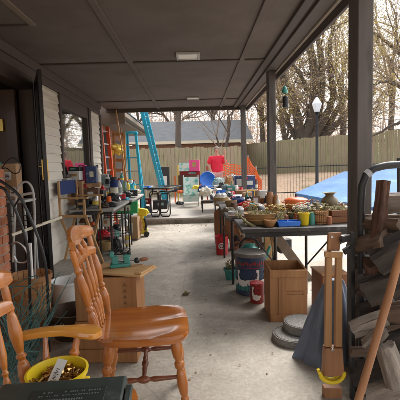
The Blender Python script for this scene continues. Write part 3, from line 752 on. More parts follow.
def windsor(label, loc, rz, w=.44, d=.43, sz=.45, bh=.50, lean=.26, legs=True, splay=.055):
    T = thing('wooden_chair', label, 'chair', loc, rz)
    b = LM(T); seatmesh(b, w, d, sz); b.part('seat', K['chair_flat'], T)
    xr = -d/2+.03
    top = lambda y, k: (xr - lean*bh*k, y, sz + bh*k)
    for s in (-1, 1):
        b = LM(T); b.turned((xr, s*(w/2-.045), sz-.01), (xr-lean*bh*.93, s*(w/2-.012), sz+bh*.90), STILE, 14); b.part('back_post', K['chair'], T)
    ys = [-.10, -.035, .035, .10]
    for y in ys:
        b = LM(T); b.turned((xr-.012, y*.75, sz-.01), (xr-.012-lean*bh*.70, y*1.45, sz+bh*.70), SPIN, 12); b.part('spindle', K['chair'], T)
    b = LM(T); rail(b, xr-lean*bh*.72-.03, sz+bh*.74, w-.05, .055, .018, lean, .035, .012); b.part('lower_rail', K['chair'], T)
    b = LM(T); rail(b, xr-lean*bh*.95-.03, sz+bh*.96, w+.02, .078, .022, lean, .04, .03); b.part('crest_rail', K['chair'], T)
    for y in (-.10, 0, .10):
        b = LM(T); b.turned((xr-.01-lean*bh*.78, y, sz+bh*.76), (xr-.02-lean*bh*.88, y, sz+bh*.88), [(0, .008), (.5, .015), (1, .008)], 10); b.part('small_turning', K['chair'], T)
    if legs:
        ft = {}
        for sx in (-1, 1):
            for sy in (-1, 1):
                a = Vector((sx*(d/2-.075), sy*(w/2-.085), sz-.03)); e = Vector((sx*(d/2-.075+splay), sy*(w/2-.085+splay*.8), 0)); ft[sx, sy] = (a, e)
                b = LM(T); b.turned(a, e, LEG, 16); b.part('leg', K['chair'], T)
        for sy in (-1, 1):
            p = ft[-1, sy][0].lerp(ft[-1, sy][1], .48); q = ft[1, sy][0].lerp(ft[1, sy][1], .48)
            b = LM(T); b.turned(p, q, STRETCH, 12); b.part('stretcher', K['chair_dull'], T)
        p = ft[-1, -1][0].lerp(ft[1, -1][0], .5); z = sz-.03-(sz-.03)*.48
        b = LM(T); b.turned((0, -(w/2-.055), z), (0, w/2-.055, z), STRETCH, 12); b.part('stretcher', K['chair_dull'], T)
        p = ft[1, -1][0].lerp(ft[1, -1][1], .66); q = ft[1, 1][0].lerp(ft[1, 1][1], .66)
        b = LM(T); b.turned(p, q, STRETCH, 12); b.part('stretcher', K['chair_dull'], T)
    return T, xr
windsor('orange brown wooden spindle back chair with glossy saddle seat, whole seat in view', (-.295, 2.0, 0), R(5), d=.47, w=.45, sz=.468, bh=.49, lean=.21)
AC, axr = windsor('orange wooden armchair holding the yellow tub, cut off by the left edge', (-.44, 1.19, 0), R(2), w=.50, d=.44, sz=.45, bh=.46, lean=.20)
for s in (-1, 1):
    b = LM(AC); n = 22; vs = []; fs = []; z = .645
    for i in range(n+1):
        t = i/n; x = -.27 + .335*t + 0*s; wv = .030 + .020*sst(t, .55, .85); 
        if t > .9: wv *= math.sqrt(max(.02, 1-((t-.9)/.1)**2))
        if t < .05: wv *= .6
        y = s*(.272 + .022*t); zz = z + .016*math.sin(t*PI*1.1) - .004
        for (dy, dz) in ((-wv, -.006), (-wv*.9, -.016), (0, -.021), (wv*.9, -.016), (wv, -.006), (wv*.9, .006), (0, .010), (-wv*.9, .006)): vs.append((x, y+dy, zz+dz))
    for i in range(n):
        for j in range(8): fs.append([i*8+j, (i+1)*8+j, (i+1)*8+(j+1) % 8, i*8+(j+1) % 8])
    fs.append(list(range(8))); fs.append([n*8+j for j in range(8)][::-1]); b.add(vs, fs, True); b.part('arm', K['armlight'], AC)
    b = LM(AC); b.turned((-.06, s*.215, .445), (-.025, s*.283, .635), [(0, .011), (.3, .017), (.45, .021), (.6, .014), (.66, .02), (.75, .014), (1, .012)], 12); b.part('arm_post', K['chair'], AC)
    b = LM(AC); b.turned((-.13, s*.215, .445), (-.15, s*.277, .635), [(0, .009), (.5, .013), (1, .009)], 12); b.part('arm_post', K['chair_flat'], AC)

# yellow tub of brass casings on the armchair seat
c = Vector((-.505, 1.315, .446))
t = thing('tub', 'bright yellow plastic tub filled with brass cartridge casings on the armchair seat', 'tub', c)
b = MB(); b.lathe([(.078, 0), (.086, .01), (.098, .113), (.105, .115), (.107, .128), (.099, .130), (.095, .118), (.084, .02), (0, .018)], c, 40); b.part('bowl', K['yellow'], t)
b = MB(); b.box((c.x+.112, c.y-.03, c.z+.103), (.014, .03, .02)); b.part('ear', K['yellow'], t, bevel=.003)
r = random.Random(4); b = MB()
for i in range(150):
    a = r.uniform(0, 6.28); q = math.sqrt(r.random())*.083; p = Vector((c.x+q*math.cos(a), c.y+q*math.sin(a), c.z+.088+r.uniform(-.01, .02)+.012*(1-q/.08)))
    d = Vector((r.gauss(0, 1), r.gauss(0, 1), r.gauss(0, .35))).normalized()*r.uniform(.012, .02)
    b.tube([p-d, p+d*.55, p+d*.7, p+d], [.0050, .0050, .0034, .0034], 7)
b.solo('cartridge_casings', K['shell'], label='heap of empty brass cartridge casings inside the yellow tub', cat='casings', kind='stuff')
# paper tag
t = thing('paper_tag', 'narrow white handwritten paper tag standing in the brass casings', 'tag', (c.x-.005, c.y-.04, c.z+.08))
b = MB(); p = Vector((c.x-.012, c.y-.088, c.z+.080)); q = Vector((c.x+.018, c.y+.01, c.z+.162))
b.bar(p, q, .036, .0012, up=(0, -.6, 1)); b.part('strip', K['cap'], t)
b = MB(); dd = (q-p); nn = Vector((0, -dd.z, dd.y)).normalized()
if nn.z < 0: nn = -nn
sd = dd.cross(nn).normalized()
pts = []
for i in range(34):
    s = i/33; pts.append(p + dd*(.25+.5*s) + sd*.008*math.sin(i*1.45)*(1+.4*math.sin(i*.6)) + nn*.0013)
b.tube(pts, .0007, 4); b.part('handwriting', K['black'], t)

# olive ammunition case
T = thing('ammo_case', 'dark olive plastic ammunition case lying in front of the yellow tub', 'case', (-.425, 1.085, .416), R(4))
b = LM(T); b.box((0, 0, .086), (.375, .20, .11)); b.part('body', K['ammo'], T, bevel=.008)
b = LM(T); b.box((0, 0, .168), (.392, .218, .052)); ld = b.part('lid', K['ammo'], T, bevel=.010)
b = LM(T)
b.box((.03, -.005, .1955), (.22, .10, .003)); b.part('label_plate', mat('case_label_plate', (.022, .030, .026), .45, .2, 20, .1), ld, bevel=.001)
b = LM(T); r = random.Random(12)
for row, (y, x0, x1, h) in enumerate(((.028, -.045, .125, .008), (.010, -.055, .12, .006), (-.012, -.035, .075, .010), (-.034, -.05, .10, .005))):
    x = x0
    while x < x1:
        w_ = r.uniform(.004, .008)
        if r.random() > .17: b.box((x+w_/2, y, .1975), (w_*.72, h*r.uniform(.7, 1), .0006))
        x += w_+.0015
b.part('lettering', mat('faded_lettering', (.13, .15, .14), .6, .1, 10, 0), ld)
b = LM(T); b.box((.203, 0, .13), (.016, .09, .09)); b.box((.208, 0, .185), (.02, .10, .02)); b.part('latch', K['ammo'], T, bevel=.004)
b = LM(T)
for i in range(6): b.box((.21, -.035+.014*i, .13), (.008, .005, .08))
b.part('latch_ribs', mat('grey_green_metal', (.20, .25, .24), .4, .2, 20, .1, metal=.5), T)

# ============================================================ left side clutter
def spl(P, k=5):
    out = []
    for i in range(len(P)-1):
        p0, p1, p2, p3 = P[max(i-1, 0)], P[i], P[i+1], P[min(i+2, len(P)-1)]
        for s in range(k):
            u = s/k; out.append(.5*((2*p1) + (p2-p0)*u + (2*p0-5*p1+4*p2-p3)*u*u + (3*p1-p0-3*p2+p3)*u**3))
    return out + [P[-1]]
# crates stacked beside the chair
def crate(T, w, d, h, z0, m, slat=3, solid=False):
    b = LM(T); th = .014
    for s in (-1, 1):
        hh = h/slat
        for k in range(slat):
            b.box((0, s*(d/2-th/2), z0+hh*(k+.5)), (w, th, hh-.004))
            b.box((s*(w/2-th/2), 0, z0+hh*(k+.5)), (th, d-2*th-.001, hh-.004))
    b.part('side_slats', m, T, bevel=.002)
    b = LM(T); b.box((0, 0, z0+.008), (w-2*th-.002, d-2*th-.002, .014)); b.part('bottom', m, T)
    b = LM(T)
    for sx in (-1, 1):
        for sy in (-1, 1): b.box((sx*(w/2-th-.012), sy*(d/2-th-.012), z0+h/2), (.022, .022, h-.01))
    b.part('corner_posts', m, T)
def stencil(T, pts_fn, n, seed, m, name='stencil_marks'):
    r = random.Random(seed); b = LM(T)
    for i in range(n): pts_fn(b, i, r)
    b.part(name, m, T)
K['ink'] = mat('faded_ink', (.10, .045, .02), .8, .2, 20, 0)
CX, CY = -.60, 2.62
T = thing('wooden_crate', 'lower wooden crate of the stack behind the orange chair', 'crate', (CX, CY, 0), R(-3), 'crates stacked behind the orange chair')
crate(T, .40, .34, .285, .002, K['crate'])
T = thing('wooden_crate', 'upper wooden crate of the stack behind the orange chair, with stencilled letters', 'crate', (CX+.005, CY, .29), R(-1), 'crates stacked behind the orange chair')
crate(T, .40, .34, .285, 0, K['crate'], 1)
b = LM(T)
for i in range(5):
    x, z, y = .125, .235-.04*i, -.1706
    if i < 4:   # letters A A A A M stacked down the end board
        b.bar((x-.010, y, z-.012), (x, y, z+.012), .001, .004, up=(0, 1, 0)); b.bar((x+.010, y, z-.012), (x, y, z+.012), .001, .004, up=(0, 1, 0)); b.bar((x-.006, y, z-.004), (x+.006, y, z-.004), .001, .003, up=(0, 1, 0))
    else:
        for q in (-.01, .01): b.bar((x+q, y, z-.012), (x+q, y, z+.012), .001, .004, up=(0, 1, 0))
        b.bar((x-.01, y, z+.012), (x, y, z-.002), .001, .003, up=(0, 1, 0)); b.bar((x+.01, y, z+.012), (x, y, z-.002), .001, .003, up=(0, 1, 0))
b.part('stencilled_letters', K['ink'], T)
b = LM(T); b.box((.20*.98, 0, .14), (.006, .30, .20)); b.part('end_panel', K['crate_red'], T)
T = thing('pine_board', 'pale pine board laid across the top of the crate stack', 'board', (CX+.08, CY-.02, .577), R(-20))
b = LM(T); b.box((0, 0, .008), (.42, .24, .016)); b.part('plank', K['pine'], T, bevel=.002)
b = LM(T); b.box((.185, 0, .022), (.04, .20, .012)); b.part('cleat', K['pine'], T, bevel=.002)
# teal vise
T = thing('hand_vise', 'old teal iron bench vise with black knobs standing on the pine board', 'vise', (CX+.065, CY+.03, .594), R(15))
b = LM(T); b.box((0, 0, .012), (.14, .07, .024)); b.box((-.035, 0, .05), (.045, .05, .055)); b.box((-.055, 0, .09), (.03, .055, .035)); b.part('body', K['teal'], T, bevel=.006)
b = LM(T); b.box((.045, 0, .045), (.04, .05, .045)); b.box((.045, 0, .075), (.05, .045, .02)); b.part('sliding_jaw', K['teal'], T, bevel=.005)
b = LM(T); b.tube([(-.06, 0, .04), (.11, 0, .04)], .008); b.part('screw', K['steel'], T)
b = LM(T); b.ell((.02, -.015, .105), (.02, .02, .017)); b.tube([(.02, -.015, .09), (.055, -.02, .098)], .006); b.ell((.062, -.022, .10), (.015, .015, .015)); b.part('knob', K['blackplastic'], T)
b = LM(T); b.ell((.115, -.01, .035), (.021, .021, .021)); b.part('knob', K['blackplastic'], T)
b = LM(T); b.turned((.13, -.005, .035), (.20, .02, .035), [(0, .008), (.3, .014), (.8, .013), (1, .006)]); b.part('handle', K['crate_red'], T)

# bushel basket
c = Vector((-1.33, 3.02, 0)); T = thing('bushel_basket', 'tall slatted wooden bushel basket by the storm door', 'basket', c)
b = MB()
for i in range(22):
    a0, a1 = 2*PI*i/22+.015, 2*PI*(i+1)/22-.015; vs = []
    for z, rr in ((.0, .125), (.2, .145), (.46, .163)):
        for q, dr in ((a0, 0), (a1, 0), (a1, -.005), (a0, -.005)): vs.append((c.x+(rr+dr)*math.cos(q), c.y+(rr+dr)*math.sin(q), z))
    b.add(vs, [[0, 1, 5, 4], [4, 5, 9, 8], [3, 7, 6, 2], [7, 11, 10, 6], [8, 9, 10, 11], [0, 4, 7, 3], [4, 8, 11, 7], [1, 2, 6, 5], [5, 6, 10, 9]])
b.part('staves', K['basket'], T)
for z, rr in ((.42, .163), (.26, .150), (.07, .133)):
    b = MB(); b.lathe([(rr, z), (rr+.006, z), (rr+.008, z+.04), (rr+.001, z+.04)], c, 36, cap0=False); b.part('hoop', K['crate'], T)
MB().lathe([(.122, .01), (0, .011)], c, 24, cap0=False).part('bottom', K['basket'], T)
# white bucket and brown tub behind
c = fl(60, 322) ; c = Vector((-1.17, 3.42, 0)); T = thing('bucket', 'white plastic bucket on the floor behind the bushel basket', 'bucket', c)
MB().lathe([(.12, 0), (.145, .27), (.155, .27), (.155, .29), (.142, .29), (.118, .01), (0, .01)], c, 28).part('pail', K['white'], T)
MB().tube([(c.x+.155*math.cos(a), c.y-.02-.155*math.sin(a)*.3, .26-.13*math.sin(a)) for a in [i*PI/10 for i in range(11)]], .003).part('bail', K['steel'], T)
c = Vector((-.97, 2.93, 0)); T = thing('wooden_tub', 'dark brown round wooden tub between the basket and the crates', 'tub', c)
MB().lathe([(.15, 0), (.175, .10), (.18, .19), (.185, .2), (.168, .2), (.14, .02), (0, .02)], c, 28).part('staves', K['doorwood'], T)
MB().lathe([(.178, .12), (.182, .12), (.184, .145), (.180, .145)], c, 28, cap0=False).part('hoop', K['black'], T)
# boot-scraper mat
c = fl(64, 283); T = thing('floor_grate', 'dark slotted mat lying on the floor in front of the stoop', 'mat', (c.x, c.y, 0), R(5))
b = LM(T)
for i in range(9): b.box((0, -.14+.035*i, .014), (.30, .014, .012))
for i in range(3): b.box((-.13+.13*i, 0, .006), (.014, .31, .010))
b.part('slats', K['rubber'], T)
# green wire cages
r = random.Random(8); b = MB()
for k in range(120):
    a = Vector((r.uniform(-1.22, -.98), r.uniform(1.95, 2.4), r.uniform(.0, .25))); 
    d = Vector((r.choice([-1, 1])*r.uniform(.08, .24), r.uniform(-.15, .15), r.uniform(.22, .42))); e = a + d
    m_ = a.lerp(e, .5) + Vector((0, 0, r.uniform(-.03, .03)))
    b.tube([a, m_, e], .0026, 4)
for k in range(7):
    z = .08+.08*k; rr = .15+.008*k; cx, cy = -1.10+r.uniform(-.03, .03), 2.2
    b.tube([(cx+rr*math.cos(q), cy+rr*.6*math.sin(q), z+.10*math.cos(q+k)) for q in [i*2*PI/28 for i in range(28)]], .003, 5, closed=True)
b.solo('wire_cages', K['wire_green'], label='tangle of green coated wire plant cages behind the armchair', cat='wire cages')
# black bent hoops of a garden arch
T = thing('garden_arch', 'black curved tube garden arch leaning out from the left edge', 'arch', (-1.15, 2.35, 0))
for pts, Y in (([( -30, 185), (0, 187), (9, 197), (18, 216), (26, 240), (29, 262), (30, 300), (31, 352)], 2.55), ([(-25, 168), (-5, 178), (8, 186), (20, 197), (32, 222), (41, 246), (46, 268), (48, 300), (49, 352)], 2.48)):
    P = [at(x, y, Y) for x, y in pts]; fine = []
    for i in range(len(P)-1):
        p0, p1, p2, p3 = P[max(i-1, 0)], P[i], P[i+1], P[min(i+2, len(P)-1)]
        for s in range(5):
            u = s/5; fine.append(.5*((2*p1) + (p2-p0)*u + (2*p0-5*p1+4*p2-p3)*u*u + (3*p1-p0-3*p2+p3)*u**3))
    fine.append(P[-1]); MB().tube(fine, .0095, 10).part('hoop', K['black'], T)
MB().tube([at(20, 197, 2.48), at(14, 207, 2.55)], .006).part('tie', K['black'], T)
# grey utility cart / hand truck
T = thing('utility_cart', 'grey tube framed cart with black wire basket in front of the doorway', 'cart', (-1.35, 3.1, 0))
Y = 3.05
def path(pts, Y): return [at(x, y, Y) for x, y in pts]
b = MB(); b.tube(spl(path([(13, 262), (15, 215), (17, 192), (21, 184), (27, 182), (32, 188), (34, 200), (35, 230), (35, 300)], Y)), .009, 8); b.part('frame', K['galv'], T)
MB().bb((-1.69, 3.31, 1.005), (-1.45, 3.54, 1.028)).part('top_tray', K['galv'], T, bevel=.004)
for x in (-1.67, -1.47):
    for y in (3.33, 3.52): MB().tube([(x, y, .0), (x, y, 1.004)], .010, 8).part('leg', K['galv'], T)
b = MB(); b.tube(path([(14, 196), (33, 193)], Y), .011, 8); b.part('cross_tube', K['galv'], T)
b = MB(); b.tube(spl(path([(12, 245), (17, 242), (24, 247), (28, 256), (26, 262), (18, 262), (14, 256)], Y-.15)), .008, 8); b.part('handle_loop', K['steel'], T)
b = MB()
for i in range(9):
    p, q = at(10+i*4, 217-i*.4, Y+.05), at(10+i*4, 227-i*.4, Y+.05); b.tube([p, q], .0025, 5); b.tube([p, at(12+i*4, 214-i*.4, Y+.25)], .0025, 5)
for dy in (0, 5, 10): b.tube([at(10, 217+dy, Y+.05), at(42, 213.8+dy, Y+.05)], .003, 5)
b.part('wire_basket', K['black'], T)
b = MB(); b.bar(at(12, 235, 2.95), at(62, 217, 3.25), .014, .022); b.solo('cream_bar', K['cream'], label='long cream painted wooden bar lying across the cart basket', cat='bar', bevel=.002)
b = MB(); b.bar(at(30, 243, 2.9), at(33, 300, 2.9), .02, .02); b.solo('white_stick', K['white'], label='short white stick standing upright beside the bushel basket', cat='stick', bevel=.002)
# boxes on the brick pier
zt = 1.03
def box_thing(name, label, cat, c, dims, rz, m, flaps=True, extra=None, lid=None, group=None, open_=False):
    T = thing(name, label, cat, c, R(rz), group); w, d, h = dims
    b = LM(T)
    if open_:
        th = .006
        for s in (-1, 1): b.box((s*(w/2-th/2), 0, h/2), (th, d, h)); b.box((0, s*(d/2-th/2), h/2), (w-2*th-.001, th, h))
        b.box((0, 0, th/2+.001), (w-2*th-.002, d-2*th-.002, th))
    else: b.box((0, 0, h/2), (w, d, h))
    b.part('carton' if m is K['card'] else 'case', m, T, bevel=.003)
    if extra: extra(T)
    return T
def ship(T, w, d, h):
    b = LM(T); b.box((0, 0, h+.001), (w*.9, .045, .0015)); b.part('tape', K['pine'], T)
    for k, (x, z, ww, hh) in enumerate(((-.01, h*.66, .065, .07), (.03, h*.22, .05, .075))):
        b = LM(T); b.box((x, -d/2-.0015, z), (ww, .002, hh)); l = b.part('shipping_label', K['cap'], T)
        b = LM(T); rr = random.Random(k)
        for i in range(6): b.box((x+rr.uniform(-.004, .004), -d/2-.003, z+hh*.38-i*hh*.15), (ww*rr.uniform(.4, .8), .001, .004 if i != 3 else .009))
        b.part('print', K['ink'], l)
T = box_thing('cardboard_box', 'brown cardboard box with white shipping labels standing on the grey cart', 'box', (-1.605, 3.42, zt), (.135, .13, .31), 4, K['card']); ship(T, .135, .13, .31)
c = at(4, 153, 3.13); T = thing('tap_fitting', 'small turquoise fitting lying on top of the brick pier', 'fitting', (-1.60, 3.13, 1.313))
b = LM(T); b.ell((0, 0, .022), (.035, .025, .022), jit=.4); b.tube([(0, 0, .02), (.04, 0, .035), (.055, 0, .02)], .010); b.part('body', K['teal'], T)
b = MB(); b.tube(spl([at(x, y, 3.22) for x, y in ((2, 168), (8, 160), (14, 158), (20, 164), (19, 172), (13, 173), (6, 168), (0, 170))]), .0045, 6); b.solo('cable', K['black'], label='loop of black cable hanging in front of the labelled cardboard box', cat='cable')

# director's chair
T = thing('directors_chair', 'tall folding wooden chair with blue canvas back by the house wall', 'chair', (-1.42, 4.80, 0), R(80))
# local: faces -y
b = LM(T); W, D = .44, .36; SH = .72
for s in (-1, 1):
    b = LM(T); b.bar((s*W/2, -D/2, SH), (s*W/2, D/2, SH), .025, .03); b.bar((s*W/2, D/2-.02, SH-.01), (s*W/2, D/2-.02, SH+.42), .025, .022); b.bar((s*W/2, -D/2+.03, SH-.01), (s*W/2, -D/2+.03, SH+.20), .025, .022); b.part('side_frame', K['pine'], T, bevel=.002)
for y in (-D/2+.02, D/2-.02):
    b = LM(T); b.bar((-W/2, y, SH-.015), (W/2, y-.001, .03), .03, .022); b.part('leg', K['pine'], T, bevel=.002)
    b = LM(T); b.bar((W/2, y+.024, SH-.015), (-W/2, y+.024, .03), .03, .022); b.part('leg', K['pine'], T, bevel=.002)
for s in (-1, 1):
    b = LM(T); b.bar((s*W/2, -D/2-.02, SH+.215), (s*W/2, D/2-.03, SH+.215), .05, .018); b.part('armrest', K['pine'], T, bevel=.003)
    b = LM(T); b.bar((s*W/2, -D/2, .016), (s*W/2, D/2, .016), .03, .03); b.part('foot_rail', K['pine'], T)
b = LM(T); b.grid(lambda u, v: Vector((-W/2+W*u, D/2-.02+.03*math.sin(u*PI), SH+.25+.17*v)), 8, 3); b.grid(lambda u, v: Vector((-W/2+W*u, D/2-.012+.03*math.sin(u*PI), SH+.25+.17*v)), 8, 3); b.part('canvas_back', K['navy'], T)
b = LM(T); b.grid(lambda u, v: Vector((-W/2+W*u, -D/2+D*v, SH+.012-.02*math.sin(u*PI))), 8, 3); b.part('canvas_seat', K['rubber'], T)

# left tables
def table(label, x0, x1, y0, y1, z, m, xleg=False, leg_m=None, wire=False, group=None, name='folding_table'):
    T = thing(name, label, 'table', ((x0+x1)/2, (y0+y1)/2, 0), 0, group); leg_m = leg_m or K['black']
    MB().bb((x0, y0, z-.035), (x1, y1, z)).part('table_top', m, T, bevel=.006)
    MB().bb((x0+.03, y0+.03, z-.075), (x1-.03, y1-.03, z-.037)).part('apron', leg_m, T)
    if xleg == 'mid':
        for x in (.76, 1.06, 1.50):
            MB().tube([(x, y1-.12, 0), (x, y1-.12, z-.078)], .014, 8).part('leg', leg_m, T)
        MB().tube([(.50, y1-.30, z-.09), (.76, y1-.12, .30)], .008, 6).part('brace', leg_m, T)
        MB().tube([(1.06, y1-.12, .28), (1.30, y1-.30, z-.09)], .008, 6).part('brace', leg_m, T)
    elif not xleg:
        for x in (x0+.06, x1-.06):
            for y in (y0+.08, y1-.08): MB().tube([(x, y, 0.0), (x, y, z-.076)], .014, 8).part('leg', leg_m, T)
    else:
        for x in (x0+.12, x1-.12):
            MB().tube([(x, y0+.06, 0), (x, y1-.06, z-.078)], .014, 8).part('leg', leg_m, T)
            MB().tube([(x+.03, y1-.06, 0), (x+.03, y0+.06, z-.078)], .014, 8).part('leg', leg_m, T)
    return T
table('grey topped table nearest the house window with boxes and jars on it', WX+.06, -1.06, 5.0, 6.2, .75, K['greytop'])
table('second grey topped table beyond the siding corner covered in small tools', WX+.08, -1.02, 6.28, 7.7, .75, K['greytop'])
# wire shelf in front
T = thing('wire_shelf', 'black wire shelf standing under the left tables', 'shelf', (-1.08, 5.35, 0))
for x in (-1.28, -.98):
    for y in (5.12, 5.6): MB().tube([(x, y, 0), (x, y, .70)], .011, 6).part('upright', K['black'], T)
for z in (.12, .36, .62):
    b = MB()
    for i in range(9): b.tube([(-1.28+.0375*i, 5.12, z), (-1.28+.0375*i, 5.6, z)], .003, 4)
    for y in (5.12, 5.36, 5.6): b.tube([(-1.28, y, z), (-.98, y, z)], .005, 5)
    b.part('wire_rack', K['black'], T)

# ============================================================ right side: large things
GR_R = 'tables along the right side'
table('dark topped folding table in the right foreground holding flowers and pots', .375, 1.62, 3.16, 3.80, .742, K['tabletop'], 'mid', group=GR_R)
T = thing('folding_table', 'dark table behind the flower table, loaded with clutter', 'table', (.75, 4.65, 0), 0, GR_R)
MB().bb((.32, 3.95, .70), (.88, 5.35, .735)).part('table_top', K['tabletop'], T, bevel=.005)
for x in (.38, .82):
    for y in (4.05, 5.25): MB().tube([(x, y, 0), (x, y, .699)], .014, 8).part('leg', K['black'], T)
T = thing('folding_table', 'pale topped long table farther along the posts', 'table', (.62, 6.3, 0), 0, GR_R)
MB().bb((.30, 5.5, .72), (.90, 7.1, .755)).part('table_top', K['greytop'], T, bevel=.005)
for x in (.36, .84):
    for y in (5.6, 7.0): MB().tube([(x, y, 0), (x, y, .719)], .014, 8).part('leg', K['black'], T)
T = thing('folding_table', 'pale table beside the step carrying the navy printed box', 'table', (.95, 7.9, 0), 0, GR_R)
MB().bb((.45, 7.75, .74), (1.25, 8.4, .775)).part('table_top', K['greytop'], T, bevel=.005)
for x in (.52, 1.18):
    for y in (7.83, 8.32): MB().tube([(x, y, 0), (x, y, .739)], .014, 8).part('leg', K['black'], T)
T = thing('folding_table', 'low pale table on the upper patio next to the blue round chair', 'table', (.35, 9.9, .13), 0, GR_R)
MB().bb((.1, 9.3, .66), (1.1, 10.4, .69)).part('table_top', K['greytop'], T, bevel=.005)
for x in (.17, 1.03):
    for y in (9.4, 10.3): MB().tube([(x, y, .13), (x, y, .659)], .014, 8).part('leg', K['black'], T)

# open wooden crate box
T = thing('wooden_box', 'tall open plywood box standing on the floor before the pavers', 'box', (.735, 3.19, 0), R(-2))
w_, d_, h_ = .30, .33, .425
b = LM(T); th = .014
for s in (-1, 1): b.box((0, s*(d_/2-th/2), h_/2), (w_, th, h_)); b.box((s*(w_/2-th/2), 0, h_/2), (th, d_-2*th-.001, h_))
b.part('walls', K['crate'], T, bevel=.002)
b = LM(T); b.box((0, 0, .012), (w_-2*th-.002, d_-2*th-.002, .015)); b.part('bottom', K['crate'], T)
for x in (-.055,):
    b = LM(T); b.box((x, -d_/2-.003, h_/2), (.05, .005, h_-.01)); b.part('batten', K['crate'], T, bevel=.001)
for z in (h_-.03, .03): b = LM(T); b.box((0, -d_/2-.006, z), (w_, .010, .055)); b.part('edge_band', K['crate'], T, bevel=.002)
b = LM(T); r = random.Random(2)
for row, z in enumerate((.25, .225)):
    x = -.01
    while x < .12: ww = r.uniform(.006, .012); b.box((x, -d_/2-.0008, z), (ww*.7, .001, .010)); x += ww+.003
b.part('faded_print', K['crate_red'], T)
T = thing('wooden_box', 'brown wooden box half hidden behind the slatted wooden tool', 'box', (1.135, 3.25, 0), R(3))
b = LM(T); b.box((0, 0, .17), (.22, .26, .34)); b.part('case', K['crate_red'], T, bevel=.003)
b = LM(T); b.box((0, 0, .347), (.235, .275, .012)); b.part('lid', K['crate'], T, bevel=.002)

# round pavers
def paver(label, px, py, z, rr, h):
    c = fl(px, py, z+h); b = MB()
    b.lathe([(rr*.97, 0), (rr, .008), (rr, h-.012), (rr*.97, h), (rr*.93, h+.001), (rr*.92, h-.005), (rr*.89, h-.005), (rr*.88, h+.001), (0, h+.002)], (c.x, c.y, z), 40)
    b.solo('round_paver', K['concrete_disc'], label=label, cat='paver', group='stacked round concrete pavers')
paver('lower round concrete paver, pushed out from under the other one', 294, 333, 0, .155, .05)
paver('upper round concrete paver lying on top of the other one', 302.5, 321, .052, .140, .062)

# grey blue tarp sack
T = MB(); base = Vector((.815, 2.42, 0)); r = random.Random(1); nA, nZ = 90, 50; vs = []; fs = []
for k in range(nZ+1):
    v = k/nZ; z = .52*v
    for j in range(nA):
        a = 2*PI*j/nA; fold = 1 + .10*math.sin(a*5+v*2)*(1-v*.4) + .06*math.sin(a*9+v*5) + .14*mn.noise(Vector((math.cos(a)*2.5, math.sin(a)*2.5, v*1.6))) + .05*mn.noise(Vector((math.cos(a)*9, math.sin(a)*9, v*2.5))) + .10*mn.noise(Vector((math.cos(a)*2, math.sin(a)*2, v*3)))
        rx = (.135*(1-v)**.7 + .045)*fold; ry = (.09*(1-v)**.8 + .03)*fold
        vs.append((base.x + rx*math.cos(a) + .075*v, base.y + ry*math.sin(a) + .02*v, z))
for k in range(nZ):
    for j in range(nA): fs.append([k*nA+j, k*nA+(j+1) % nA, (k+1)*nA+(j+1) % nA, (k+1)*nA+j])
fs.append([nZ*nA+j for j in range(nA)]); T.add(vs, fs, True)
T.solo('tarp_bundle', K['tarp_grey'], label='slumped blue grey tarpaulin bundle leaning behind the slatted wooden tool', cat='tarp')

# slatted wooden tool with yellow jaw
T = thing('wooden_clamp', 'tall wooden tool of two parallel slats with yellow painted foot, right foreground', 'tool', at(332, 395, 2.0), 0)
Y = 2.0
def slab(pts, Y, th, name, m, lab=None, bev=.003):
    P = [at(x, y, Y) for x, y in pts]; n = len(P); b = MB()
    b.add([(p.x, Y-th/2, p.z) for p in P] + [(p.x, Y+th/2, p.z) for p in P], [list(range(n)), [n+i for i in range(n)][::-1]] + [[(i+1) % n, i, n+i, n+(i+1) % n] for i in range(n)])
    return b.part(name, m, T, label=lab, bevel=bev)
slab([(325.5, 251), (331.5, 251), (331.0, 346), (324.5, 346)], Y, .03, 'slat', K['slat'])
slab([(335.5, 252), (341.5, 252), (341.5, 346), (334.5, 346)], Y, .03, 'slat', K['slat'])
slab([(324.5, 251.5), (342.5, 252), (342, 258), (324.5, 257)], Y-.025, .018, 'cross_piece', K['slat'])
slab([(328, 233), (341, 232), (339, 250.5), (327, 250.5)], Y+.005, .022, 'top_block', K['polewood'])
b = MB(); c = at(332, 237, Y-.012); b.lathe([(.007, 0), (.007, .004), (0, .004)], (0, 0, 0), 12)
b.v = [Vector((c.x + p.x, c.y - p.z + .003, c.z + p.y)) for p in b.v]; b.part('bolt', K['cap'], T)
slab([(324, 346.5), (341, 346.5), (343, 374), (322.5, 374)], Y, .05, 'foot_block', K['polewood'])
slab([(323, 386), (341, 386), (340, 420), (324, 420)], Y+.01, .045, 'lower_block', K['polewood'])
b = MB(); P_ = spl(path([(320, 373), (322, 378), (327, 381.5), (333, 382.5), (339, 381), (343, 377), (344.5, 372)], Y-.022)); b.tube(P_, [.011 if 0 < i < len(P_)-1 else .007 for i in range(len(P_))], 12); b.tube([p+Vector((0, .03, .004)) for p in P_], .009, 10); b.part('yellow_jaw', K['yellow'], T)
b = MB(); c = at(332.5, 350, Y-.028); b.lathe([(.008, 0), (.008, .004), (0, .005)], (0, 0, 0), 10); b.v = [Vector((c.x + p.x, c.y - p.z, c.z + p.y)) for p in b.v]; b.part('bolt', K['steel'], T)

# wooden pole leaning
a = Vector((.590, 1.58, 0)); a = at(341, 448, 1.56); a.z = .0; e = at(402, 250, 1.50); e2 = a.lerp(e, 1.22); b = MB()
r = random.Random(5); b.tube([a.lerp(e2, i/8) + Vector((r.uniform(-.002, .002), 0, 0)) for i in range(9)], .0165, 12)
b.solo('wooden_pole', K['polewood'], label='reddish wooden pole leaning diagonally against the firewood', cat='pole')

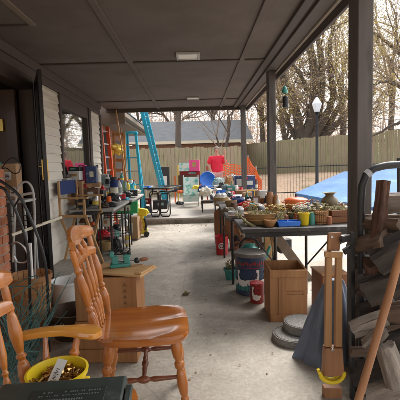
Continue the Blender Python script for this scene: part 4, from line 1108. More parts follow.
# black bent tube rack + posts
T = thing('log_rack', 'black bent steel tube rack standing in front of the near post', 'rack', at(362, 420, 2.02))
P = path([(362, 420), (361.5, 300), (361, 230), (361, 200), (362, 186), (366, 175), (374, 168.5), (386, 165.5), (400, 164.5), (440, 163)], 2.02)
MB().tube(P, .0195, 16).part('tube', K['rubber'], T)
MB().tube([P[5].lerp(P[6], k) for k in (0, .25, .5)], .0208, 16).part('tape', mat('grey_tape', (.42, .42, .43), .5, .15, 12, .1), T)
MB().bar(at(352, 232, 1.98), at(352.5, 430, 1.98), .028, .02).part('upright', K['black'], T)
MB().bar(at(399.5, 158, 2.1), at(401, 300, 2.1), .02, .02).part('upright', K['black'], T)
b = MB(); b.bar(at(341, 240, 1.97), at(354, 236, 1.98), .02, .03); b.bar(at(344, 252, 1.96), at(353, 246, 1.98), .015, .03); b.tube([at(341, 244, 1.96), at(339.5, 240, 1.96), at(342, 236, 1.96)], .004); b.part('bracket', K['blackplastic'], T)

# firewood
def log(p, q, wd, hg, seed, m, label, rot=0, rough=.14, n=30, seg=16):
    p, q = Vector(p), Vector(q); d = (q-p); L = d.length; d.normalize()
    up = Vector((0, 0, 1)) if abs(d.z) < .9 else Vector((1, 0, 0))
    a = d.cross(up).normalized(); c = a.cross(d)
    r = random.Random(seed); k = r.choice([3, 4, 4, 5]); ph = r.uniform(0, 6)
    cor = [ph + 2*PI*i/k + r.uniform(-.3, .3) for i in range(k)]
    vs = []; fs = []
    for i in range(seg+1):
        t = i/seg; tap = 1 + .10*math.sin(t*3+seed) ; 
        for j in range(n):
            an = 2*PI*j/n
            # wedge-like polygonal section
            md = min(abs((an-x+PI) % (2*PI)-PI) for x in cor); s = 1.08 - .30*min(1, md/(PI/k))
            s *= 1 + .11*mn.noise(Vector((math.cos(an)*12, math.sin(an)*14+seed, t*L*3)))
            s *= 1 + rough*mn.noise(Vector((math.cos(an)*2.5+seed, math.sin(an)*2.5, t*L*9))) + rough*.7*mn.noise(Vector((math.cos(an)*7, math.sin(an)*7+seed, t*L*5)))
            x, y = math.cos(an)*s*wd/2*tap, math.sin(an)*s*hg/2*tap
            x, y = x*math.cos(rot)-y*math.sin(rot), x*math.sin(rot)+y*math.cos(rot)
            e = (0 if 0 < i < seg else .012*mn.noise(Vector((x*40, y*40, seed))))
            vs.append(a*x + c*y + Vector((0, 0, 0)) + Vector((1, 0, 0))*0 + d*(L*t-L/2+e))
    for i in range(seg):
        for j in range(n): fs.append([i*n+j, i*n+(j+1) % n, (i+1)*n+(j+1) % n, (i+1)*n+j])
    fs.append(list(range(n))[::-1]); fs.append([seg*n+j for j in range(n)])
    # keep local x along the log so the grain follows it
    M = Matrix((( d.x, a.x, c.x), (d.y, a.y, c.y), (d.z, a.z, c.z)))
    mid = (p+q)/2
    b = MB(); b.add([M.transposed() @ v for v in vs], fs, True)
    o = b.mesh('firewood_log', m, Matrix.Identity(4), None, 0)
    o.matrix_basis = Matrix.Translation(mid) @ M.to_4x4(); o['label'] = label; o['category'] = 'log'; o['group'] = 'split logs of the firewood stack'
    return o
LD, LE, LP_, LR = K['logdark'], K['logend'], K['logpale'], K['logred']
rows = [
 (377, 240, 1.90, 383, 181, 1.95, .085, .07, LR, 'red brown bark log standing upright on top of the firewood stack'),
 (386, 203, 2.00, 424, 201, 1.90, .10, .125, LP_, 'pale grey split log topmost at the right edge of the stack'),
 (360, 222, 2.06, 402, 224, 1.84, .075, .09, LE, 'brown log lying level right under the upright red brown log'),
 (351, 247, 2.05, 386, 240, 1.84, .09, .085, LE, 'tan sided split log in the middle of the upper stack'),
 (376, 264, 1.85, 418, 240, 1.78, .10, .135, LD, 'large dark wedge shaped log with pale top edge behind the pole top'),
 (354, 262, 2.10, 378, 262, 1.95, .08, .08, LD, 'small dark log tucked beside the black upright'),
 (371, 262, 1.88, 374, 290, 1.95, .075, .07, LR, 'short dark red log standing between the two big dark logs'),
 (364, 290, 1.90, 408, 276, 1.80, .10, .15, LD, 'big square dark log crossing behind the middle of the pole'),
 (362, 308, 2.00, 392, 303, 1.88, .09, .08, LD, 'dark log with ribbed bark above the knotty root piece'),
 (382, 314, 1.85, 424, 312, 1.75, .10, .13, LE, 'brown log cut off by the right edge at pole height'),
 (352, 330, 1.86, 386, 318, 1.82, .080, .075, LP_, 'pale knotty root piece in front of the black rack'),
 (366, 345, 1.82, 384, 328, 1.78, .07, .06, LP_, 'smaller knotty stub right below the pale root piece'),
 (350, 352, 1.90, 384, 350, 1.93, .04, .05, LE, 'thin brown stick lying under the pale knotty root'),
 (354, 374, 2.00, 390, 368, 1.88, .10, .14, LD, 'dark smooth log low in the stack left of the pole foot'),
 (378, 345, 1.84, 418, 336, 1.74, .10, .12, LD, 'dark log right of the pole below mid height'),
 (385, 345, 1.68, 398, 385, 1.66, .09, .11, LP_, 'pale bark slab standing at the lower right edge'),
 (366, 394, 1.74, 414, 384, 1.66, .085, .085, LP_, 'grey splintered log at the lower right corner'),
 (362, 412, 1.78, 402, 412, 1.70, .10, .09, LE, 'brown splintered log at the bottom edge of the stack'),
 (360, 398, 2.05, 384, 400, 1.95, .09, .12, LD, 'dark log at the floor behind the foot of the pole'),
 (360, 286, 2.0, 372, 296, 1.96, .07, .06, LE, 'short brown log hanging behind the black upright'),
 (388, 362, 1.92, 424, 356, 1.86, .12, .16, LD, 'dark log at the right edge behind the pale bark slab'),
 (384, 330, 1.98, 424, 336, 1.94, .12, .16, LE, 'brown log at the right edge behind the pole at knee height'),
 (390, 432, 1.66, 420, 432, 1.62, .14, .12, LD, 'dark log at floor level in the right corner of the stack'),
]
for i, (x0, y0, Y0, x1, y1, Y1, ww, hh, m, lb) in enumerate(rows):
    log(at(x0, y0, Y0), at(x1, y1, Y1), ww, hh, 40+i, m, lb, rough=.34 if m is LP_ and 'knotty' in lb else .16)

# leaning weathered board and diagonal braces under the table
b = MB(); b.bar(at(276, 236, 3.95), at(318, 292, 4.15), .10, .025, up=(0, 1, 0)); b.solo('weathered_board', K['oldwood'], label='grey weathered board leaning diagonally under the flower table', cat='board', bevel=.003)
b = MB(); b.bar(at(271, 236, 4.0), at(276, 262, 4.0), .06, .02); b.solo('pine_offcut', K['pine'], label='short pale plank standing behind the open plywood box', cat='board')

# blue decorated tin
c = fl(249, 293); c = Vector((.535, 3.80, 0)); T = thing('painted_tin', 'big round navy tin with red painted band and white figures', 'tin', c)
RR, HH = .152, .405
K['tinblue'] = mat('navy_tin_paint', (.022, .045, .10), .4, .25, 9, .05, col2=(.03, .11, .12), c2amt=.3, c2scale=6)
MB().lathe([(RR, 0), (RR+.004, .005), (RR, .012), (RR, HH-.035), (RR+.003, HH-.03), (RR, HH-.025), (RR, HH)], c, 40).part('body', K['tinblue'], T)
lid = MB().lathe([(RR+.005, HH-.03), (RR+.007, HH-.028), (RR+.007, HH+.002), (RR+.002, HH+.006), (RR-.01, HH-.002), (0, HH-.001)], c, 40, cap0=False).part('lid', mat('dull_tin_lid', (.17, .15, .135), .55, .3, 14, .1, metal=.3), T)
b = MB()
def onc(a, z, e=.0016): return Vector((c.x + (RR+e)*math.cos(a), c.y + (RR+e)*math.sin(a), z))
def patch(b, pts, e=.0016):   # pts (angle, z) polygon wrapped round the tin
    b.add([onc(a, z, e) for a, z in pts], [list(range(len(pts)))])
for i in range(40):
    a = 2*PI*i/40; z = .315+.010*math.sin(i*1.9)
    patch(b, [(a+.055*math.cos(q), z+.022*math.sin(q)) for q in [k*PI/3 for k in range(6)]])
for i in range(40):
    a = 2*PI*i/40; patch(b, [(a-.08, .272), (a+.08, .272), (a+.08, .277), (a-.08, .277)])
b.part('red_band', K['darkred'], T)
# white goose shapes facing the room
def goose(b, a0, z0, s, fn, e=.002, flip=1):
    k = 0
    for x, z, rx, rz in ((.01, .032, .055, .032), (-.03, .04, .03, .028), (.06, .045, .03, .014), (-.052, .07, .014, .025), (-.060, .095, .011, .024), (-.058, .120, .011, .02), (-.052, .138, .018, .015)):
        for u in (-.66, 0, .66):
            hw = .36*rx; hz = rz*math.sqrt(1-u*u*.8)
            b.add([fn(a0 + flip*(x+u*rx+dx*hw)*s*5, z0 + (z+dz*hz)*s, e+.0003*k) for dx, dz in ((-1, -.9), (0, -1), (1, -.9), (1, .9), (0, 1), (-1, .9))], [[0, 1, 4, 5], [1, 2, 3, 4]])
        k += 1
b = MB()
for k, (a0, z0, s, f) in enumerate(((4.0, .09, 1.05, 1), (4.75, .10, 1.05, -1), (3.3, .09, .9, 1), (5.4, .10, .9, -1))): goose(b, a0, z0, s, onc, .002+.0008*k, f)
b.part('goose_figures', K['white'], T)
b = MB()
for k in range(12): a = 3.2+k*.19; patch(b, [(a-.06, .05), (a+.06, .05), (a+.08, .09), (a, .115+.01*(k % 3)), (a-.08, .085)], .0013)
b.part('green_painted_bushes', K['teal'], T)
# red canister
c2 = Vector((.548, 3.50, 0)); T = thing('canister', 'red tartan canister with white goose standing before the navy tin', 'canister', c2)
r2 = .062
K['tartan'] = mat('red_tartan', (.34, .02, .02), .4, .5, 30, .05, col2=(.06, .015, .02), c2amt=.4, c2scale=26)
MB().lathe([(r2, 0), (r2, .165), (r2+.003, .167), (r2+.003, .185), (0, .190)], c2, 28).part('body', K['tartan'], T)
fn2 = lambda a, z, e=.001: Vector((c2.x + (r2+e)*math.cos(a), c2.y + (r2+e)*math.sin(a), z))
b = MB()
for i in range(24):
    a = 2*PI*i/24
    b.add([fn2(a-.02, .005, .001), fn2(a+.02, .005, .001), fn2(a+.02, .16, .001), fn2(a-.02, .16, .001)], [[0, 1, 2, 3]])
b.part('dark_stripes', K['ink'], T)
b = MB(); goose(b, 4.4, .03, .85, lambda a, z, e: fn2(4.4+(a-4.4)*2.0, z, e), .0025); b.part('goose_figure', K['white'], T)
# teal pot, watering can
c3 = fl(229, 275); T = thing('flower_pot', 'small teal plastic pot with sprig left of the navy tin', 'pot', (.375, 4.25, 0))
MB().lathe([(.055, 0), (.075, .10), (.085, .105), (.083, .125), (.07, .12), (.06, .03), (0, .03)], (.375, 4.25, 0), 24).part('pot', K['teal'], T)
b = MB(); rr_ = random.Random(3); b.leaves((.37, 4.25, .16), .06, 60, .035, rr_, (1, 1, 1)); b.part('sprig', K['plantleaf'], T)
T = thing('kettle', 'dark green kettle with black handle standing behind the navy tin', 'kettle', (.60, 4.35, 0))
MB().lathe([(.12, 0), (.15, .05), (.15, .22), (.13, .30), (.07, .35), (.07, .37), (0, .38)], (.60, 4.35, 0), 28).part('body', K['teal'], T)
MB().tube([(.60+.11*math.cos(a), 4.35, .33+.11*math.sin(a)) for a in [i*PI/12 for i in range(13)]], .012, 8).part('handle', K['blackplastic'], T)
MB().tube([(.73, 4.35, .12), (.80, 4.35, .24), (.84, 4.35, .34)], [.03, .022, .014], 8).part('spout', K['teal'], T)
# sawhorse-like folded wooden frame
T = thing('folded_stand', 'brown folded wooden frame leaning between the red buckets and the kettle', 'frame', (.56, 4.9, 0))
for (a, e) in (((235, 225), (250, 262)), ((247, 228), (232, 262)), ((252, 236), (262, 262)), ((224, 226), (238, 256))):
    MB().bar(at(a[0], a[1], 4.9), at(e[0], e[1], 4.75), .035, .02, up=(0, 1, 0)).part('slat', K['crate_red'], T)
MB().bar(at(234, 243, 4.84), at(252, 242, 4.84), .03, .02, up=(0, 1, 0)).part('cross_rail', K['crate_red'], T)
# red buckets
def bucket(label, px, py, Y, wpx, hpx, m, emblem=False, name='bucket'):
    c = fl(px, py); s = c.y/387; rr = wpx*s/2; h = hpx*s
    T = thing(name, label, 'bucket', c)
    MB().lathe([(rr*.82, 0), (rr*.96, h*.9), (rr*1.02, h*.9), (rr*1.02, h), (rr*.92, h), (rr*.8, .02), (0, .02)], c, 28).part('pail', m, T)
    MB().tube([(c.x+rr*math.cos(a), c.y-.01-rr*.5*math.sin(a), h*.92-h*.30*math.sin(a)) for a in [i*PI/10 for i in range(11)]], .003).part('bail', K['steel'], T)
    if emblem:
        b = MB(); q = [(math.cos(a)*.045, math.sin(a)*.045) for a in [i*2*PI/20 for i in range(20)]]
        for ring_, m_ in ((1, 'w'),):
            b.add([(c.x-.01+x, c.y-rr*1.0+.012-.02*(abs(x)/.05)*0-.004, h*.5+z) for x, z in q], [list(range(20))])
        b.part('emblem', K['white'], T)
        b = MB(); b.tube([(c.x-.01+x*.55, c.y-rr*1.0+.006-.001, h*.5+z*.55) for x, z in q], .006, 6, closed=True); b.part('emblem_ring', K['darkred'], T)
    return T
bucket('red bucket with round white emblem on the floor left of the wooden chest', 222, 254, 5.4, 14, 19, K['red'], True)
bucket('second red bucket, darker and without emblem, right of the first', 235, 250, 5.7, 12, 14, K['darkred'])
bucket('third dark red pail on the floor half behind the flower table leg', 246, 246, 5.9, 10, 12, K['darkred'])
# wooden chest / cradle
T = thing('doll_cradle', 'brown wooden cradle with arched end boards standing before the clutter tables', 'cradle', (.52, 5.95, 0), 0)
def arch_board(x0, x1, z0, z1, Y, th, name, m):
    n = 14; pts = [(x0, z0), (x1, z0), (x1, z1-.10)] + [(x0+(x1-x0)*(1-i/n), z1-.10+.10*math.sin(PI*i/n)) for i in range(1, n)] + [(x0, z1-.10)]
    b = MB(); k = len(pts); b.add([(x, Y-th/2, z) for x, z in pts] + [(x, Y+th/2, z) for x, z in pts], [list(range(k)), [k+i for i in range(k)][::-1]] + [[(i+1) % k, i, k+i, k+(i+1) % k] for i in range(k)])
    return b.part(name, m, T, bevel=.004)
q0, q1 = at(215, 240, 5.75), at(238, 206, 5.75)
arch_board(q0.x, q1.x, .20, q1.z+.02, 5.75, .02, 'end_board', K['crate_red']); arch_board(q0.x+.02, q1.x+.02, .20, q1.z-.05, 6.25, .02, 'end_board', K['crate_red'])
MB().bb((q0.x+.01, 5.765, .22), (q0.x+.03, 6.235, .45)).part('side_board', K['crate_red'], T); MB().bb((q1.x-.02, 5.765, .22), (q1.x, 6.235, .45)).part('side_board', K['crate_red'], T)
MB().bb((q0.x+.04, 5.77, .22), (q1.x-.025, 6.23, .24)).part('bottom_board', K['crate_red'], T)
for y in (5.75, 6.25):
    MB().bb((q0.x+.02, y-.02, .0), (q0.x+.06, y+.02, .198)).part('leg', K['walnut'], T); MB().bb((q1.x-.06, y-.02, .0), (q1.x-.02, y+.02, .198)).part('leg', K['walnut'], T)

# ============================================================ table-top things
def lat(name, cat, label, px, py, Y, wpx, prof, m, extra=None, n=24, z=None, solo=True):
    """lathe item: prof in units of half width; stands at pixel (px,py) at depth Y"""
    c = at(px, py, Y); s = wpx*Y/387/2
    if z is not None: c.z = z
    b = MB(); b.lathe([(r_*s, h_*s) for r_, h_ in prof], c, n)
    if extra is None: b.solo(name, m, label=label, cat=cat, origin=c); return c, s
    T = thing(name, label, cat, c); b.part(extra[0], m, T); return T, c, s
TZ = .7425
JAR = [(.95, 0), (1, .1), (1, 1.9), (.8, 2.1), (.8, 2.3)]
BOT = [(.9, 0), (1, .1), (1, 2.6), (.85, 3.1), (.4, 3.6), (.38, 4.4), (0, 4.42)]
BOWL = [(.5, 0), (.55, .05), (.9, .5), (1, .9), (.95, .9), (.5, .12), (0, .1)]
# near table: wreath basket
c = at(262, 221, 3.45); c.z = TZ; T = thing('low_basket', 'wide low woven basket of greenery at the left end of the flower table', 'basket', (c.x, c.y, TZ))
MB().lathe([(.11, 0), (.15, .05), (.165, .095), (.172, .10), (.155, .10), (.10, .012), (0, .012)], c, 30, sy=.8).part('bowl', K['wicker'], T)
b = MB(); r = random.Random(6); b.leaves((c.x, c.y, TZ+.08), .13, 420, .028, r, (1, .8, .28)); b.part('dried_leaves', K['plantleaf'], T)
b = MB()
for k in range(3): b.tube([(c.x+(.165-.01*k)*math.cos(a), c.y+(.13-.01*k)*math.sin(a), TZ+.045+.02*k) for a in [i*2*PI/30 for i in range(30)]], .007, 6, closed=True)
b.part('woven_bands', K['basket'], T)
b = MB(); p = [at(x, y, 3.30) for x, y in ((238, 214), (246, 222), (256, 228), (266, 229), (276, 222), (282, 214))]; b.tube(p, [.006, .012, .016, .016, .012, .004], 8)
for q in p: b.leaves(q, .035, 20, .026, r)
b.solo('dried_branch', K['plantleaf'], label='curved dried leafy branch lying in front of the low basket', cat='branch')
# floral arrangements
def posy(label, px, py, Y, rpx, m, n, seed, pot=None, lab_m=None, name='flower_bunch', h=.10):
    c = at(px, py, Y); s = rpx*Y/387; T = thing(name, label, 'flowers', (c.x, c.y, TZ)); r = random.Random(seed)
    b = MB(); 
    for i in range(n):
        d = Vector((r.gauss(0, 1), r.gauss(0, 1), abs(r.gauss(0, .9)))).normalized(); q = c + Vector((d.x*s, d.y*s*.8, d.z*s*.7))
        for k in range(6):
            a = k*PI/3+r.random(); u = Vector((math.cos(a), math.sin(a), .35+.4*r.random())).rotation_difference(Vector((0, 0, 1)))
            e = Vector((math.cos(a), math.sin(a)*.8, .45)).normalized()*.016; f_ = Vector((-math.sin(a), math.cos(a), 0))*.007
            b.add([q, q+e*.6+f_, q+e*1.1, q+e*.6-f_], [[0, 1, 2, 3]])
        b.ell(q+Vector((0, 0, .004)), (.006, .006, .005), 6, 4)
    b.part('blooms', m, T)
    b = MB(); b.leaves(c-Vector((0, 0, s*.35)), s*.95, 150, .020, r, (1, .8, .7)); b.part('leaves', K['plantleaf'], T)
    b = MB()
    for i in range(8): a = r.uniform(0, 6.3); b.tube([(c.x, c.y, TZ+.01), (c.x+math.cos(a)*s*.6, c.y+math.sin(a)*s*.5, c.z)], .0025, 5)
    b.part('stems', K['plantleaf'], T)
    return T, c
posy('cream and yellow flower heads between the low basket and the blue tray', 275, 211, 3.5, 9, K['yellowflower'], 46, 1)
posy('pale yellow flowers standing behind the blue tray', 290, 213, 3.52, 12, K['yellowflower'], 60, 2)
posy('white daisies standing in the yellow pot', 304, 210, 3.38, 11, K['whiteflower'], 44, 3)
posy('faded cream flowers left of the white daisies', 281, 216, 3.42, 5, K['whiteflower'], 14, 4)
posy('dusty green and brown blooms in the reed basket', 321, 212, 3.40, 12, K['plantleaf'], 60, 5)
posy('brownish dried flower heads behind the white daisies', 312, 206, 3.62, 9, K['crate'], 40, 6)
posy('cream roses right behind the small slatted crate', 337, 208, 3.6, 9, K['whiteflower'], 26, 7)
posy('small cream blooms at the far left of the low basket', 251, 207, 3.62, 8, K['yellowflower'], 30, 8)
lat('flower_pot', 'pot', 'bright yellow cup shaped pot holding the white daisies', 304, 229, 3.30, 11.5, [(.72, 0), (.80, .2), (.95, 1.9), (1.05, 2.0), (1.05, 2.15), (.9, 2.1), (.72, .2), (0, .2)], K['yellow'], z=TZ)
# blue tray
T = thing('plastic_tray', 'small blue plastic tray at the front edge of the flower table', 'tray', (at(288, 226, 3.28).x, 3.28, TZ))
b = LM(T)
for s in (-1, 1): b.box((0, s*.05, .024), (.18, .006, .044), (s*12, 0, 0)); b.box((s*.092, 0, .024), (.006, .10, .044), (0, s*12, 0))
b.box((0, 0, .004), (.17, .09, .006)); b.part('tray', K['blue'], T, bevel=.002)
b = LM(T); b.box((.0, 0, .026), (.005, .085, .036)); b.part('divider', K['blue'], T)
lat('clay_bottle', 'bottle', 'tiny brown bottle standing just behind the blue tray', 286, 219, 3.40, 5, BOT[:5]+[(0, 3.7)], K['terracotta'], z=TZ)
# reed basket
c = at(321, 229, 3.33); c.z = TZ; T = thing('reed_basket', 'upright reed basket with vertical staves on the flower table', 'basket', c)
b = MB()
for i in range(20):
    a = 2*PI*i/20; b.tube([(c.x+.05*math.cos(a), c.y+.04*math.sin(a), TZ+.002), (c.x+.058*math.cos(a), c.y+.046*math.sin(a), TZ+.115)], .0065, 6)
b.part('staves', K['basket'], T)
b = MB()
for z in (.02, .085): b.tube([(c.x+(.056+.05*z)*math.cos(a), c.y+(.046+.05*z)*math.sin(a), TZ+z) for a in [i*2*PI/24 for i in range(24)]], .005, 6, closed=True)
b.part('hoops', K['walnut'], T)
MB().lathe([(.047, .003), (0, .004)], c, 20, cap0=False, sy=.8).part('bottom', K['basket'], T)
# wooden crate on table at right
T = thing('wooden_crate', 'small brown slatted crate at the right end of the flower table', 'crate', (at(338, 225, 3.42).x, 3.42, TZ), R(4))
crate(T, .18, .16, .115, 0, K['crate_red'], 2)
b = MB(); r = random.Random(9); q = T.matrix_basis.translation; b.leaves((q.x, q.y, q.z+.12), .08, 260, .024, r, (1, .8, .3)); b.solo('dried_leaves', K['plantleaf'], label='dried pale leaves heaped in the small slatted crate', cat='leaves', kind='stuff')
lat('dark_jar', 'jar', 'small dark jar between the reed basket and the slatted crate', 331, 224, 3.45, 7, JAR+[(0, 2.3)], K['olive'], z=TZ)
# back row
T, c, s = lat('dutch_oven', 'pot', 'orange enamel casserole pot with lid at the back of the flower table', 296, 201, 3.68, 22, [(.7, 0), (.95, .15), (1, .5), (1, .95), (1.08, .97), (1.08, 1.03)], K['orangepot'], ('body',), z=TZ+.075)
MB().lathe([(1.06*s, 1.035*s), (1.0*s, 1.12*s), (.6*s, 1.26*s), (.12*s, 1.32*s), (0, 1.32*s)], c, 24, cap0=False).part('lid', K['orangepot'], T)
MB().lathe([(.07*s, 1.32*s), (.06*s, 1.42*s), (.12*s, 1.50*s), (.1*s, 1.58*s), (0, 1.6*s)], c, 12, cap0=False).part('knob', K['blackplastic'], T)
for q in (-1, 1): MB().tube([(c.x+q*s, c.y-.03, c.z+.8*s), (c.x+q*s*1.25, c.y-.03, c.z+.85*s), (c.x+q*s*1.25, c.y+.03, c.z+.85*s), (c.x+q*s, c.y+.03, c.z+.8*s)], .006).part('handle', K['orangepot'], T)
MB().bb((c.x-.13, 3.56, TZ), (c.x+.11, 3.78, TZ+.074)).solo('wooden_riser', K['crate_red'], label='low wooden riser box under the orange casserole pot', cat='riser', bevel=.003)
T, c, s = lat('glass_jar', 'jar', 'green glass candle jar with white lid right of the orange pot', 301.5, 209, 3.55, 11, [(.9, 0), (1, .1), (1, 2.3), (.95, 2.4)], K['glass'], ('jar',), z=TZ+.0)
MB().lathe([(.85*s, .1*s), (.88*s, 1.8*s), (0, 1.8*s)], c, 18).part('red_wax', K['darkred'], T); MB().lathe([(1.02*s, 2.42*s), (1.02*s, 2.75*s), (0, 2.78*s)], c, 18).part('lid', K['white'], T)
T, c, s = lat('vase', 'vase', 'bulbous olive brown vase with flared rim at the right of the flower table', 329.5, 209, 3.62, 17, [(.45, 0), (.55, .08), (.95, .6), (1.02, .95), (.9, 1.3), (.55, 1.6), (.45, 1.75), (.62, 1.95), (.85, 2.02), (.80, 2.08), (.5, 1.9), (.38, 1.7), (.3, 1.0), (0, .9)], K['olive'], ('body',), z=TZ+.085)
MB().bb((c.x-.07, 3.55, TZ), (c.x+.07, 3.70, TZ+.0845)).solo('wooden_riser', K['pine'], label='pale wooden block under the bulbous olive vase', cat='riser', bevel=.003)
T, c, s = lat('wine_bottle', 'bottle', 'brown pointed bottle wrapped in leaves between jar and vase', 311.5, 209, 3.6, 7, [(.9, 0), (1, .1), (1, 1.6), (.7, 2.4), (.35, 3.3), (.3, 3.9), (0, 3.95)], K['walnut'], ('bottle',), z=TZ)
b = MB(); r = random.Random(14); b.leaves((c.x+.035, c.y, c.z+.10), .06, 60, .05, r, (.8, .8, 1.2)); b.part('leaves', K['plantleaf'], T)
c = at(284, 203, 3.62); box_thing('small_box', 'pale carton at the back left of the flower table', 'box', (at(285, 209, 3.62).x, 3.62, TZ), (.11, .08, .085), 3, K['cap'])
box_thing('small_box', 'rust coloured box behind the cream flowers', 'box', (at(274, 207, 3.66).x, 3.68, TZ), (.10, .09, .06), -4, K['orangepot'])
lat('black_mug', 'mug', 'black mug standing on the pale carton', 281, 199, 3.62, 8, [(.8, 0), (.85, .1), (.9, 1.5), (.8, 1.5), (.7, .2), (0, .2)], K['blackplastic'], z=TZ+.0855)
lat('glass_jar', 'jar', 'clear pale jar left of the green candle jar', 293, 209, 3.5, 6, JAR+[(0, 2.3)], K['glass'], z=TZ)
# wooden items (busts) left of orange pot
for lb, px, py, Y, w, h, m in (('tall reddish brown wooden block standing behind the low basket', 270, 212, 3.74, 8, 27, K['polewood']), ('tall light brown wooden block next to the reddish one', 276, 212, 3.72, 6, 24, K['crate'])):
    s = Y/387; c = at(px, py, Y); b = MB(); c.z = TZ
    b.lathe([(w*s*.5, 0), (w*s*.52, h*s*.1), (w*s*.42, h*s*.5), (w*s*.5, h*s*.8), (w*s*.34, h*s), (0, h*s)], c, 10, sy=.8); b.solo('wooden_carving', m, label=lb, cat='carving')
# helmet-like striped item
T, c, s = lat('sewing_helmet', 'helmet', 'dark striped helmet with white patch on the clutter table', 258, 213, 4.0, 17, [(1, 0), (1, .35), (.93, .8), (.7, 1.2), (.35, 1.4), (0, 1.45)], K['blackplastic'], ('shell',), z=.737)
b = MB()
for a in (-.5, .2): b.tube([(c.x+s*1.02*math.cos(q)*math.cos(a), c.y+s*1.02*math.cos(q)*math.sin(a), c.z+.35*s+s*1.10*math.sin(q)) for q in [i*PI/10 for i in range(11)]], .006, 6)
b.part('stripes', K['cream'], T)
b = MB(); b.ell((c.x+.02, c.y-s*.93, c.z+s*.55), (.022, .012, .02)); b.part('white_patch', K['white'], T)
T.name = 'helmet'

# clutter on the farther right tables: (name, cat, label, shape, px, py, Y, w, h, mat)
def clutter(items):
    for (nm, ct, lb, sh, px, py, Y, w, h, m) in items:
        s = Y/387; c = at(px, py, Y); W, H = w*s, h*s
        b = MB()
        if sh == 'box':
            T = thing(nm, lb, ct, c, R((px*7) % 17 - 8)); D = min(W, .22)
            b = LM(T); b.box((0, 0, H/2), (W, D, H)); b.part('body', m, T, bevel=.004)
            if W > .10 and H > .05:
                q = random.Random(int(px*13+py)); u = q.uniform(-.15, .15)*W; ww, hh_ = W*q.uniform(.3, .6), H*q.uniform(.25, .55)
                b = LM(T); b.box((u, -D/2-.001, H*q.uniform(.45, .6)), (ww, .002, hh_)); b.part('paper_label', q.choice([K['cap'], K['cream'], K['multi'], K['ink'], K['pine']]), T)
                b = LM(T); b.box((0, 0, H+.002), (W*1.01, D*.22, .003)); b.part('strap' if m is not K['card'] else 'tape', q.choice([K['pine'], K['rubber'], K['cream']]), T)
        elif sh in ('jar', 'bottle') and H > .12 and m is not K['glass']:
            T = thing(nm, lb, ct, c); q = random.Random(int(px*17+py)); hz = .62 if sh == 'bottle' else .78
            if sh == 'jar': b.lathe([(W*.46, 0), (W/2, H*.04), (W/2, H*.74), (W*.40, H*.82), (W*.40, H*.86)], c, 18, cap1=True)
            else: b.lathe([(W*.44, 0), (W/2, H*.05), (W/2, H*.52), (W*.44, H*.60), (W*.2, H*.74), (W*.17, H*.86)], c, 16, cap1=True)
            b.part('body', m, T)
            kr = .42 if sh == 'jar' else .2
            MB().lathe([(W*kr, H*.861), (W*kr*1.02, H*.99), (W*kr*.8, H), (0, H)], c, 16).part('cap', q.choice([K['white'], K['blackplastic'], K['darkred'], K['brass'], K['rubber']]), T)
            MB().lathe([(W/2+.0012, H*.14), (W/2+.0012, H*.46)], c, 18, cap0=False).part('paper_label', q.choice([K['cap'], K['cream'], K['multi'], K['yellow_soft']]), T)
        elif sh == 'jar': b.lathe([(W/2, 0), (W/2, H*.75), (W*.42, H*.82), (W*.42, H), (0, H)], c, 16); b.solo(nm, m, label=lb, cat=ct)
        elif sh == 'bottle': b.lathe([(W*.48, 0), (W/2, H*.05), (W/2, H*.55), (W*.2, H*.75), (W*.18, H), (0, H)], c, 14); b.solo(nm, m, label=lb, cat=ct)
        elif sh == 'bowl': b.lathe([(W*.3, 0), (W*.48, H*.6), (W/2, H), (W*.46, H), (W*.28, H*.2), (0, H*.2)], c, 20); b.solo(nm, m, label=lb, cat=ct)
        elif sh == 'heap':
            b.ell((c.x, c.y, c.z+H*.42), (W/2, W*.38, H*.55), 34, 20, jit=.25, seed=px*.37); cc = Vector((c.x, c.y, c.z+H*.3)); nb = []
            for p in b.v:
                q = (p-cc)*(3.2/W*.5)*4; k_ = 1+.16*mn.noise(q+Vector((px, 0, 0)))+.10*mn.noise(q*2.3+Vector((0, py, 0))); p = cc+(p-cc)*k_; nb.append(Vector((p.x, p.y, max(p.z, c.z))))
            b.v = nb; b.solo(nm, m, label=lb, cat=ct)
        elif sh == 'lamp':
            T = thing(nm, lb, ct, c); MB().lathe([(W*.3, 0), (W*.3, H*.05), (W*.08, H*.1), (W*.14, H*.3), (W*.06, H*.55), (0, H*.56)], c, 14).part('base', K['brass'], T); MB().lathe([(W*.5, H*.5), (W*.3, H), (W*.28, H), (W*.47, H*.5)], c, 18, cap0=False).part('lamp_shade', m, T)
        elif sh == 'books':
            T = thing(nm, lb, ct, c); k = 4
            for i in range(k): MB().box((c.x+.006*((i*5) % 3-1), c.y, c.z+H/k*(i+.5)), (W*(1-.06*(i % 2)), W*.7, H/k*.93), (0, 0, i*5-7)).part('book', [m, K['cap'], K['navybox'], K['darkred']][i], T, bevel=.002)
r2z = 213
